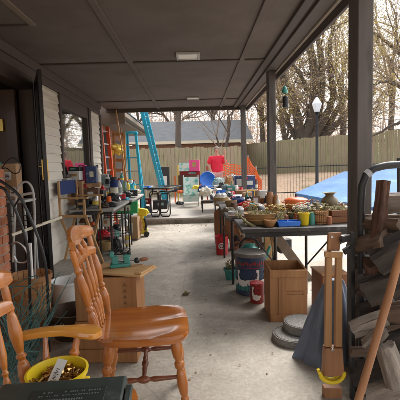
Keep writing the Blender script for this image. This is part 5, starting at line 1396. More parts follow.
clutter([
 # clutter table (Y 4-5.3)
 ('cloth_heap', 'cloth', 'red and white cloth heaped on the clutter table behind the helmet', 'heap', 245, 211, 4.6, 15, 10, K['red']),
 ('cloth_heap', 'cloth', 'white cloth beside the red cloth heap', 'heap', 240, 212, 4.45, 8, 6, K['white']),
 ('tin_can', 'tin', 'brown tin left of the red cloth heap', 'jar', 234, 212, 4.6, 8, 10, K['walnut']),
 ('cloth_heap', 'cloth', 'crumpled olive cloth at the left edge of the clutter table', 'heap', 228, 213, 4.5, 12, 6, K['olive']),
 ('cap', 'cap', 'small black cap on the clutter table before the step', 'heap', 250, 203, 5.1, 9, 7, K['blackplastic']),
 ('wooden_bowl', 'bowl', 'brown wooden bowl near the middle post', 'bowl', 262, 204, 5.0, 12, 6, K['crate_red']),
 ('mug', 'mug', 'cream mug between the wooden bowl and black cap', 'jar', 256, 203, 5.2, 5, 6, K['cream']),
 ('bottle', 'bottle', 'dark bottle standing by the wooden bowl', 'bottle', 268, 204, 5.1, 4, 14, K['walnut']),
 # pale table Y 5.5-7.1
 ('storage_box', 'box', 'black storage case on the long pale table', 'box', 222, 205, 5.8, 14, 6, K['blackplastic']),
 ('cloth_heap', 'cloth', 'grey blue shirt heaped on the long pale table', 'heap', 224, 199, 6.4, 12, 7, K['tarp_grey']),
 ('white_box', 'box', 'flat white box on the long pale table', 'box', 242, 201, 6.3, 16, 5, K['cap']),
 ('wooden_box', 'box', 'reddish wooden box under the navy printed box', 'box', 244, 196, 6.9, 18, 6, K['crate_red']),
 ('toy_car', 'toy', 'small red toy on the long pale table', 'heap', 232, 195, 6.8, 7, 4, K['red']),
 ('dark_basket', 'basket', 'dark round basket at the right of the long pale table', 'bowl', 257, 198, 6.6, 8, 7, K['olive']),
 ('jar', 'jar', 'small blue jar on the long pale table edge', 'jar', 218, 197, 6.5, 4, 6, K['blue']),
 ('tool_box', 'box', 'dark green tool case behind the grey blue shirt', 'box', 231, 191, 7.0, 8, 5, K['teal']),
 ('jar', 'jar', 'amber jar beside the dark basket', 'jar', 250, 198, 6.8, 4, 6, K['orangepot']),
 ('folded_cloth', 'cloth', 'cream folded cloth right of the flat white box', 'box', 253, 203, 5.9, 8, 3, K['cream']),
 # low table on upper patio
 ('doll', 'toy', 'tan plush toy sitting left of the navy printed box', 'heap', 229, 188, 9.0, 9, 13, K['basket']),
 ('cloth_heap', 'cloth', 'dark patterned cloth heap under the person in red', 'heap', 219, 187, 10.0, 12, 10, K['multi']),
 ('folded_cloth', 'cloth', 'blue folded cloth on the low pale table', 'box', 211, 189, 9.6, 12, 3, K['blue']),
 ('cloth_heap', 'cloth', 'white bedding heap in front of the low pale table', 'heap', 206, 196, 9.2, 12, 9, K['cream']),
 ('dark_case', 'case', 'black case on the upper patio beside the white bedding', 'box', 216, 202, 8.9, 10, 7, K['navy']),
 ('tripod_bag', 'bag', 'long dark bag lying across the upper patio edge', 'box', 207, 203, 8.75, 12, 3, K['blackplastic']),
 ('toy', 'toy', 'small yellow toy lying below the floral folding chair', 'heap', 197, 189, 10.8, 9, 4, K['yellow']),
 ('toy', 'toy', 'small red toy lying beside the yellow one', 'heap', 203, 187, 11.0, 7, 3, K['red']),
 ('cardboard_box', 'box', 'small cardboard box on the floor under the long pale table', 'box', 238, 236, 5.9, 14, 12, K['card']),
 ('storage_box', 'box', 'dark box on the floor under the clutter table', 'box', 262, 246, 5.0, 16, 16, K['walnut']),
 ('storage_box', 'box', 'grey bin on the floor behind the open plywood box', 'box', 284, 252, 4.6, 12, 14, K['rubber']),
 # left tables, nearest
 ('cardboard_box', 'box', 'brown cardboard box on the grey table by the window', 'box', 77, 204, 5.25, 15, 23, K['card']),
 ('wooden_box', 'box', 'dark wooden case with open front right of the cardboard box', 'box', 92, 203, 5.35, 15, 15, K['walnut']),
 ('cardboard_box', 'box', 'shallow tan carton lying on the dark wooden case', 'box', 92, 187, 5.4, 17, 4, K['card']),
 ('white_box', 'box', 'white and black carton standing on the brown cardboard box', 'box', 76, 180, 5.3, 11, 9, K['cap']),
 ('black_case', 'case', 'flat black case on top of the white and black carton', 'box', 76, 171, 5.3, 11, 4, K['blackplastic']),
 ('picture_box', 'box', 'hot pink box standing upright on the tan carton', 'box', 83.5, 183, 5.45, 6.5, 18, K['pink']),
 ('picture_box', 'box', 'navy printed box standing right of the hot pink one', 'box', 92, 183, 5.42, 10, 17, K['navybox']),
 ('white_jug', 'jug', 'pale rounded jug standing against the siding corner', 'bottle', 98, 184, 5.9, 6, 19, K['cream']),
 ('red_bottle', 'bottle', 'red squat bottle on the left tables', 'bottle', 103, 198, 5.8, 7, 15, K['red']),
 ('cloth_heap', 'cloth', 'black cloth heap in front of the red squat bottle', 'heap', 103, 203, 5.6, 13, 8, K['blackplastic']),
 ('blue_flask', 'flask', 'tall navy flask in the middle of the left tables', 'jar', 114.5, 196, 6.1, 8, 19, K['navy']),
 ('white_bottle', 'bottle', 'white bottle directly right of the navy flask', 'bottle', 120, 195, 6.3, 5, 17, K['white']),
 ('helmet', 'helmet', 'black helmet with grey front on the left tables', 'heap', 113, 201, 5.7, 12, 8, K['blackplastic']),
 ('metal_ball', 'ball', 'small grey metal ball beside the black helmet', 'heap', 118, 202, 5.8, 6, 6, K['steel']),
 ('jar', 'jar', 'dark jar behind the red squat bottle', 'jar', 108, 190, 6.2, 5, 13, K['rubber']),
 ('jar', 'jar', 'clear glass jar behind the white bottle', 'jar', 125, 191, 6.8, 5, 10, K['glass']),
 ('cloth_heap', 'cloth', 'black gloves heaped on the second left table', 'heap', 126, 197, 6.7, 12, 6, K['blackplastic']),
 ('power_drill', 'drill', 'blue power tool on the second left table', 'heap', 130, 191, 7.2, 9, 8, K['ladder_blue']),
 ('spray_can', 'can', 'pale blue spray can at the far end of the left tables', 'bottle', 134, 190, 7.4, 4, 10, K['ladder_blue']),
 ('cloth_heap', 'cloth', 'cream rag at the far end of the left tables', 'heap', 137, 193, 7.3, 8, 4, K['cream']),
 ('dark_bottle', 'bottle', 'dark green bottle next to the blue power tool', 'bottle', 122, 184, 7.4, 4, 13, K['teal']),
 ('jar', 'jar', 'small black pot behind the navy flask', 'jar', 110, 184, 6.6, 6, 9, K['blackplastic']),
 # under left tables
 ('plastic_bin', 'bin', 'wide dark red plastic bin under the left tables', 'box', 99, 245, 6.0, 30, 15, K['darkred']),
 ('black_bag', 'bag', 'black bag slumped in front of the dark red bin', 'heap', 117, 252, 5.75, 11, 15, K['blackplastic']),
 ('cardboard_box', 'box', 'tan box on the floor under the second left table', 'box', 134, 238, 6.8, 11, 22, K['card']),
 ('green_crate', 'crate', 'green plastic crate hanging low at the table end', 'box', 128, 213, 6.45, 20, 12, K['green']),
 ('cloth_heap', 'cloth', 'white cloth heap on the floor under the wire shelf', 'heap', 108, 247, 5.9, 8, 6, K['white']),
 ('helmet', 'helmet', 'white and black helmet lying below the green crate', 'heap', 124, 226, 6.5, 9, 8, K['white']),
 ('watering_can', 'can', 'pale yellow can on the floor beside the tan box', 'jar', 128, 245, 6.1, 6, 12, K['yellow_soft']),
 ('lunch_box', 'box', 'orange lunch box low under the left tables', 'box', 91, 228, 5.3, 7, 6, K['orange']),
 ('cardboard_box', 'box', 'brown carton at the back under the nearest left table', 'box', 82, 232, 5.7, 16, 14, K['crate_red']),
 ('black_pipe', 'case', 'long black case upright beside the black bag', 'box', 109, 249, 5.5, 4, 18, K['blackplastic']),
])
# stand for items whose base is the floor/tables: navy printed box
c = at(244.5, 188.5, 7.95); c.z = .776; T = thing('printed_box', 'large navy printed box with white pictures on the table near the step', 'box', c)
s = 7.95/387; b = MB(); b.box((c.x, c.y, c.z+6.5*s), (20*s, .25, 13*s)); b.part('carton', K['navybox'], T, bevel=.004)
b = MB(); b.box((c.x-5.5*s, c.y-.127, c.z+6.5*s), (6*s, .003, 7*s)); b.box((c.x+4*s, c.y-.127, c.z+6*s), (7*s, .003, 4*s)); b.part('pictures', K['cap'], T)
b = MB(); b.box((c.x+.5*s, c.y-.127, c.z+10.5*s), (5*s, .003, 2*s)); b.part('red_banner', K['red'], T)

# ============================================================ far left: ladders, poles
def ladder(label, p, q, width, wdir, m, rungs, rail_w=.035, rail_t=.075, name='ladder', group=None):
    p, q, wd = Vector(p), Vector(q), Vector(wdir).normalized()
    T = thing(name, label, 'ladder', p, 0, group); n = (q-p).normalized().cross(wd)
    for s in (-1, 1): MB().bar(p+wd*s*width/2, q+wd*s*width/2, rail_t, rail_w, up=wd).part('rail', m, T, bevel=.004)
    for i in range(rungs):
        c = p.lerp(q, (i+.6)/rungs); MB().tube([c-wd*(width/2-.018), c+wd*(width/2-.018)], .016, 8).part('rung', K['steel'], T)
    return T
pb, pt = at(166.5, 203, 11.6), at(141.5, 102, 9.3)
pb.z = .13
ladder('tall turquoise extension ladder leaning across the gap to the house eave', pb, pt, .42, (.10, 1, .1), K['ladder_blue'], 12, .035, .09)
# turquoise step ladder
T = thing('step_ladder', 'turquoise step ladder standing closed up beside the house wall', 'ladder', (at(133, 190, 9).x, 9, .13))
top = at(131, 134, 9.0); 
for (dx, dy) in ((-.17, -.35), (.17, -.35), (-.14, .35), (.14, .35)):
    MB().bar((top.x+dx*1.2+.06, 9+dy, .13), (top.x+dx*.7, 9+dy*.15, top.z), .05, .075, up=(0, 1, 0)).part('rail', K['ladder_blue'], T)
for i in range(6):
    k = (i+.5)/6.3; z = .13+(top.z-.13)*k; y = 8.65+.30*k; x = top.x+.06*(1-k); w_ = .17*1.2*(1-k)+.17*.7*k
    MB().bb((x-w_, y-.04, z-.012), (x+w_, y+.04, z+.012)).part('step', K['steel'] if i % 2 else K['ladder_blue'], T)
MB().bb((top.x-.15, 8.88, top.z), (top.x+.15, 9.12, top.z+.05)).part('top_cap', K['ladder_blue'], T, bevel=.006)
# orange ladder
ladder('orange red fibreglass ladder leaning beside the siding corner', (at(112, 190, 7.9).x, 7.9, 0), at(104, 126, 8.1), .30, (.25, 1, 0), K['ladder_orange'], 8)
MB().tube([at(129, 196, 7.6), at(116, 110, 7.75)], .013, 8).solo('bamboo_pole', K['pine'], label='thin pale pole leaning against the eave between the ladders', cat='pole')
MB().tube([at(124, 192, 8.4), at(121, 128, 8.6)], .012, 8).solo('broom_handle', K['polewood'], label='short brown pole standing behind the pale leaning pole', cat='pole')
# wooden frame with yellow gloves
T = thing('wooden_rack', 'orange brown slatted wooden rack standing by the rear brick wall', 'rack', at(118, 190, 8.6))
for x in (113.5, 124): MB().bar(at(x, 132, 8.6), at(x+2, 205, 8.6), .05, .04, up=(0, 1, 0)).part('post', K['basket'], T)
for y in (134, 150, 160, 170, 180): MB().bar(at(114, y, 8.62), at(125, y+.5, 8.62), .07, .02, up=(0, 1, 0)).part('slat', K['basket'], T)
b = MB(); b.ell(at(117, 149, 8.45), (.13, .10, .09), 20, 12, jit=.9, seed=3); b.tube([at(113, 150, 8.4), at(112, 156, 8.4)], [.04, .02]); b.tube([at(121, 150, 8.4), at(123, 157, 8.4)], [.04, .02]); b.solo('yellow_cloth', K['yellow_soft'], label='soft yellow cloth bunched on the slatted wooden rack', cat='cloth')
# yellow upright toy
c = fl(143, 236); T = thing('pedal_toy', 'bright yellow plastic toy with black wheels standing at the end of the left tables', 'toy', c)
s = c.y/387
b = MB(); b.box((c.x, c.y, .10), (.17, .16, .12), (0, 8, 10)); b.box((c.x+.0, c.y, .27), (.09, .10, .26), (0, -12, 0)); b.box((c.x+.01, c.y, .45), (.17, .12, .13), (0, 10, 0)); b.tube([(c.x-.05, c.y, .46), (c.x-.10, c.y, .56), (c.x-.06, c.y, .60)], .028); b.tube([(c.x+.06, c.y, .50), (c.x+.12, c.y, .42)], .03); b.part('body', K['yellow'], T, bevel=.015)
for x in (-.07, .08):
    b = MB(); b.tube([(c.x+x-.0, c.y-.10, .05), (c.x+x, c.y-.06, .05)], .05, 16); b.part('wheel', K['blackplastic'], T)
b = MB(); b.tube([(c.x+.05, c.y-.09, .34), (c.x+.08, c.y-.06, .22), (c.x+.06, c.y-.09, .12)], .022); b.part('black_trim', K['blackplastic'], T)
# black tubular frame on upper patio
T = thing('patio_table', 'black tube framed patio table with glass top at the edge of the step', 'table', at(158, 215, 9.0))
Y0, Y1 = 8.75, 9.7
top = [at(142, 194, Y0), at(172, 196, Y0), at(182, 188, Y1), at(150, 185, Y1)]
zt_ = .79
top = [Vector((p.x, p.y, zt_)) for p in top]
n_ = []
for i in range(4):
    a, e = top[i], top[(i+1) % 4]
    for k in range(6): n_.append(a.lerp(e, .1+.8*k/5))
MB().tube(n_, .018, 8, closed=True).part('rim', K['black'], T)
b = MB(); b.add([p+Vector((0, 0, .004)) for p in top] + [p-Vector((0, 0, .004)) for p in top], [[0, 1, 2, 3], [7, 6, 5, 4], [0, 4, 5, 1], [1, 5, 6, 2], [2, 6, 7, 3], [3, 7, 4, 0]]); b.part('glass_top', K['winglass'], T)
for y, (xa, xb) in ((Y0+.05, (151, 170)), (Y1-.1, (150, 168))):
    p, q = at(xa, 203, y), at(xb, 203, y)
    for u0, u1 in ((0, .45), (.5, 1)):
        x0, x1 = p.x+(q.x-p.x)*u0, p.x+(q.x-p.x)*u1
        MB().tube([(x0, y, .62), (x0, y-.02, .20), (x0+.03, y-.02, .145), (x1-.03, y-.02, .145), (x1, y-.02, .20), (x1, y, .62), (x1-.03, y, .66), (x0+.03, y, .66)], .015, 6, closed=True).part('leg_loop', K['black'], T)
    for u in (.1, .9): MB().tube([(p.x+(q.x-p.x)*u, y, .66), (p.x+(q.x-p.x)*u*.9, y+.03, .775)], .014, 6).part('strut', K['black'], T)
clutter([('folded_cloth', 'cloth', 'orange red folded cloth on the black framed patio table', 'box', 163, 190, 9.3, 13, 3, K['orange']),
         ('papers', 'papers', 'white papers strewn on the black framed patio table', 'heap', 154, 191, 9.2, 14, 3, K['white']),
         ('blue_case', 'case', 'thin blue case at the left of the black framed patio table', 'box', 146, 189, 9.4, 9, 3, K['blue']),
         ('grey_bin', 'bin', 'dark grey bin against the fence right of the tall turquoise ladder', 'box', 166, 193, 13.8, 8, 26, K['rubber'])])
# stakes and yellow stands
for i, (x, y0, y1, m, lb) in enumerate(((178, 165, 192, K['yellow_soft'], 'leftmost yellow stake standing before the floral folding chair'), (183, 172, 192, K['yellow_soft'], 'short yellow stake next to the leftmost one'), (175, 176, 192, K['orange'], 'small orange stake at the foot of the fence'), (207, 166, 180, K['darkred'], 'thin red stake between the pink bag and the person'))):
    p, q = at(x, y1, 12.2), at(x, y0, 12.2); p.z = .13
    MB().tube([p, q], .022, 6).solo('stake', m, label=lb, cat='stake', group='stakes standing on the upper patio')
# floral folding chair
T = thing('folding_chair', 'folding chair with green and white floral cloth on the upper patio', 'chair', (at(190, 190, 11).x, 11, .13))
p = at(183, 176, 11); q = at(198, 176, 11)
b = MB(); b.grid(lambda u, v: Vector((p.x+(q.x-p.x)*u, 11.25-.2*v+.03*math.sin(u*PI), .45+.50*(1-v)*1.0)), 8, 6); b.part('back_cloth', K['floral'], T)
b = MB(); b.grid(lambda u, v: Vector((p.x+(q.x-p.x)*u, 11.05-.45*v, .47+.03*v-.03*math.sin(u*PI))), 8, 4); b.grid(lambda u, v: Vector((p.x+(q.x-p.x)*u, 10.6+.01*u, .49-.20*v)), 8, 2); b.part('seat_cloth', K['floral'], T)
for x in (p.x, q.x):
    MB().tube([(x, 11.32, 1.0), (x, 10.95, .13)], .014, 6).part('leg', K['steel'], T); MB().tube([(x, 11.25, .13), (x, 10.6, .52)], .014, 6).part('leg', K['steel'], T)
# things behind it
clutter([('pink_bag', 'bag', 'hot pink bag hanging behind the floral folding chair', 'box', 194.5, 171, 11.8, 10, 11, K['pink']),
         ('white_cushion', 'cushion', 'pale cushion left of the hot pink bag', 'box', 184, 171, 11.7, 10, 8, K['floral']),
         ('red_cloth', 'cloth', 'dark red cloth strip below the hot pink bag', 'box', 190, 175, 11.9, 20, 4, K['darkred']),
         ('storage_box', 'box', 'big dark trunk carrying the pink bag and cushion', 'box', 190, 193, 11.9, 22, 18, K['walnut'])])
# round blue chair
c = at(207.5, 179.5, 10.9); T = thing('saucer_chair', 'round bright blue saucer chair between floral chair and person', 'chair', (c.x, c.y, .13))
b = MB(); n = 28; vs = []; rr = 7.5*10.9/387
for k in range(5):
    q = rr*k/4
    for j in range(n): a = 2*PI*j/n; vs.append((c.x+q*math.cos(a), c.y+.08-.10*(q/rr)**2+.08*math.sin(a)*q/rr, c.z+q*math.sin(a)))
fs = [[k*n+j, k*n+(j+1) % n, (k+1)*n+(j+1) % n, (k+1)*n+j] for k in range(4) for j in range(n)]; b.add(vs, fs, True); b.part('seat_disc', K['blue'], T)
MB().tube([(c.x+rr*math.cos(a), c.y-.02+.08*math.sin(a), c.z+rr*math.sin(a)) for a in [i*2*PI/28 for i in range(28)]], .014, 6, closed=True).part('rim', K['blue'], T)
for s in (-1, 1):
    MB().tube([(c.x+s*.12, c.y+.06, c.z-.08), (c.x+s*.18, c.y-.1, .13)], .012, 6).part('leg', K['steel'], T); MB().tube([(c.x+s*.12, c.y+.06, c.z+.05), (c.x+s*.16, c.y+.3, .13)], .012, 6).part('leg', K['steel'], T)
# black grill
c = at(232, 181, 10.6); T = thing('kettle_grill', 'round black kettle grill behind the navy printed box', 'grill', (c.x, c.y, .13))
MB().ell((c.x, c.y, c.z), (.24, .22, .17), 24, 14).part('kettle', K['black'], T)
MB().tube([(c.x+.245*math.cos(a), c.y+.225*math.sin(a), c.z) for a in [i*2*PI/24 for i in range(24)]], .012, 6, closed=True).part('rim', K['steel'], T)
MB().tube([(c.x-.05, c.y-.1, c.z+.15), (c.x, c.y-.12, c.z+.19), (c.x+.05, c.y-.1, c.z+.15)], .012).part('handle', K['steel'], T)
for a in (.5, 2.6, 4.7): MB().tube([(c.x+.12*math.cos(a), c.y+.12*math.sin(a), c.z-.12), (c.x+.25*math.cos(a), c.y+.25*math.sin(a), .13)], .012, 6).part('leg', K['black'], T)
# orange safety fencing
T = thing('safety_net', 'bright orange plastic safety netting hung on stakes right of the far post', 'netting', (at(257, 190, 9.5).x, 9.5, 0))
def net(x0y, x1y, nu, nv, Ya, Yb, nm):
    (a0, a1), (e0, e1) = x0y, x1y     # top/bottom pixel at each end
    A0, A1, E0, E1 = at(*a0, Ya), at(*a1, Ya), at(*e0, Yb), at(*e1, Yb); b = MB()
    f = lambda u, v: A0.lerp(E0, u).lerp(A1.lerp(E1, u), v) + Vector((0, .05*math.sin(u*9+v*3), .015*math.sin(u*14)*(1-v)))
    for i in range(nu+1): 
        P = [f(i/nu, j/12) for j in range(13)]; b.tube(P, .011, 4)
    for j in range(nv+1):
        P = [f(i/16, j/nv) for i in range(17)]; b.tube(P, .016, 4)
    b.part(nm, K['orange'], T)
net(((247.5, 157), (248, 200)), ((262, 181), (261, 202)), 10, 14, 9.6, 9.3, 'net')
net(((224, 163), (224, 178)), ((243, 166), (243, 184)), 12, 6, 12.6, 12.2, 'net')
for x, y in ((248, 155), (256, 166), (262, 180)): 
    p = at(x, y, 9.62); MB().tube([p, (p.x, p.y, -.02)], .012, 6).part('stake', K['galv'], T)

# ============================================================ the person
PYY = 12.4; c = at(217.5, 190, PYY); PZ = .13
T = thing('person', 'person in loose red shirt and pale trousers standing by the fence, one hand raised', 'person', (c.x, PYY, PZ))
def body(verts, edges, radii, sub=2, name='body', m=K['skin'], root=0, parent=None):
    me = bpy.data.meshes.new(name); me.from_pydata([Vector(v) for v in verts], edges, []); o = bpy.data.objects.new(name, me); COL.objects.link(o)
    sk = o.modifiers.new('skin', 'SKIN'); sk.use_smooth_shade = True; lay = me.skin_vertices[0] if me.skin_vertices else None
    if lay is None:
        bpy.context.view_layer.update(); lay = me.skin_vertices[0]
    for i, rr in enumerate(radii): lay.data[i].radius = rr if isinstance(rr, tuple) else (rr, rr)
    for i in range(len(radii)): lay.data[i].use_root = (i == root)
    o.modifiers.new('sub', 'SUBSURF').levels = sub; o.modifiers['sub'].render_levels = sub
    me.materials.append(m); o.parent = parent; return o
# skeleton (local, facing -y); height about 1.70
V = [(0, 0, .95), (0, 0, 1.15), (0, 0, 1.36), (0, 0, 1.45), (0, -.01, 1.53), (0, -.015, 1.62), (0, -.01, 1.685),
     (-.17, 0, 1.38), (-.25, -.02, 1.14), (-.20, -.16, .95), (-.18, -.22, .90),
     (.17, 0, 1.38), (.27, -.04, 1.16), (.25, -.12, 1.40), (.245, -.14, 1.49),
     (-.10, 0, .88), (-.11, -.01, .50), (-.12, .01, .09), (-.125, -.13, .03), (.10, 0, .88), (.12, -.01, .50), (.13, .01, .09), (.135, -.13, .03)]
E_ = [(0, 1), (1, 2), (2, 3), (3, 4), (4, 5), (5, 6), (2, 7), (7, 8), (8, 9), (9, 10), (2, 11), (11, 12), (12, 13), (13, 14), (0, 15), (15, 16), (16, 17), (17, 18), (0, 19), (19, 20), (20, 21), (21, 22)]
Rr = [(.15, .12), (.145, .115), (.15, .10), (.055, .055), (.055, .06), (.078, .092), (.055, .065), .06, .045, .034, .03, .06, .045, .034, .03, .085, .058, .042, .035, .085, .058, .042, .035]
bd = body(V, E_, Rr, parent=T)
# shirt: loose, over torso and upper arms
V2 = [(0, 0, .84), (0, 0, 1.02), (0, 0, 1.22), (0, 0, 1.38), (0, 0, 1.43), (-.18, 0, 1.37), (-.25, -.015, 1.17), (.18, 0, 1.37), (.265, -.03, 1.19)]
E2 = [(0, 1), (1, 2), (2, 3), (3, 4), (3, 5), (5, 6), (3, 7), (7, 8)]
body(V2, E2, [(.235, .17), (.225, .165), (.20, .15), (.155, .12), (.08, .08), (.10, .095), .10, (.10, .095), .10], name='shirt', m=K['shirt'], parent=T)
V3 = [(0, 0, .95), (-.10, 0, .86), (-.115, -.01, .50), (-.12, .01, .14), (.10, 0, .86), (.125, -.01, .50), (.13, .01, .14)]
body(V3, [(0, 1), (1, 2), (2, 3), (0, 4), (4, 5), (5, 6)], [(.17, .14), .105, .08, .065, .105, .08, .065], name='trousers', m=K['shorts'], parent=T)
M0 = T.matrix_basis
b = MB(M0.copy()); b.ell((0, .022, 1.650), (.092, .098, .088), 26, 16); b.v = [p*1 + Vector((0, 0, 1))*.010*mn.noise(p*30) for p in b.v]; b.ell((0, .06, 1.60), (.082, .05, .08), 16, 10); b.part('hair', K['hair'], T)
b = MB(M0.copy()); b.ell((-.03, -.098, 1.625), (.011, .008, .007), 8, 6); b.ell((.03, -.098, 1.625), (.011, .008, .007), 8, 6); b.part('eyes', K['blackplastic'], T)
b = MB(M0.copy()); b.ell((0, -.112, 1.60), (.012, .018, .018), 8, 6); b.part('nose', K['skin'], T)
b = MB(M0.copy()); b.ell((0, -.100, 1.568), (.024, .008, .006), 8, 6); b.part('mouth', K['darkred'], T)
for s in (-1, 1):
    b = MB(M0.copy()); b.box((s*.127, -.04, .035), (.10, .26, .07)); b.part('shoe', K['white'], T, bevel=.02)
def hand(w, up, side, nm='fingers'):
    b = MB(M0.copy()); w, up, side = Vector(w), Vector(up).normalized(), Vector(side).normalized()
    b.tube([w, w+up*.05, w+up*.085], [.026, .038, .034], 8)
    for i, (o, l) in enumerate(((-.028, .065), (-.010, .075), (.009, .07), (.027, .055))):
        p = w+up*.08+side*o; f_ = side.cross(up)*(-.012)
        b.tube([p, p+up*l*.5, p+up*l*.9+f_], [.0095, .009, .007], 6)
    b.tube([w+up*.03-side*.03, w+up*.06-side*.055, w+up*.085-side*.058], [.012, .011, .008], 6)
    b.part(nm, K['skin'], T)
hand((.245, -.14, 1.48), (0, -.1, 1), (1, 0, 0)); hand((-.18, -.22, .91), (.15, -.4, -.8), (1, 0, 0))

# ============================================================ more clutter, denser table tops
def picture(nm, ct, lb, px, py, Y, w, h, m, m2, tilt=8):
    s = Y/387; c = at(px, py, Y); W, H = w*s, h*s; T = thing(nm, lb, ct, c)
    b = MB()
    for sx in (-1, 1): b.box((c.x+sx*(W/2-.008), c.y, c.z+H/2), (.016, .02, H))
    b.box((c.x, c.y, c.z+H-.008), (W-.033, .02, .016)); b.box((c.x, c.y, c.z+.008), (W-.033, .02, .016)); b.part('frame', m, T)
    b = MB(); b.box((c.x, c.y+.003, c.z+H/2), (W-.033, .008, H-.033)); b.part('picture', m2, T)
def teapot(lb, px, py, Y, w, m):
    s = Y/387; c = at(px, py, Y); r_ = w*s/2*.7; T = thing('teapot', lb, 'teapot', c)
    MB().lathe([(r_*.6, 0), (r_*.95, r_*.5), (r_, r_*.9), (r_*.7, r_*1.4), (r_*.45, r_*1.5), (.1*r_, r_*1.6), (.13*r_, r_*1.8), (0, r_*1.85)], c, 18).part('pot', m, T)
    MB().tube([(c.x+r_*.9, c.y, c.z+r_*.6), (c.x+r_*1.35, c.y, c.z+r_*1.0), (c.x+r_*1.5, c.y, c.z+r_*1.5)], [r_*.2, r_*.14, r_*.09]).part('spout', m, T)
    MB().tube([(c.x-r_*.85, c.y, c.z+r_*1.2), (c.x-r_*1.4, c.y, c.z+r_*1.1), (c.x-r_*1.4, c.y, c.z+r_*.5), (c.x-r_*.9, c.y, c.z+r_*.4)], r_*.09).part('handle', m, T)
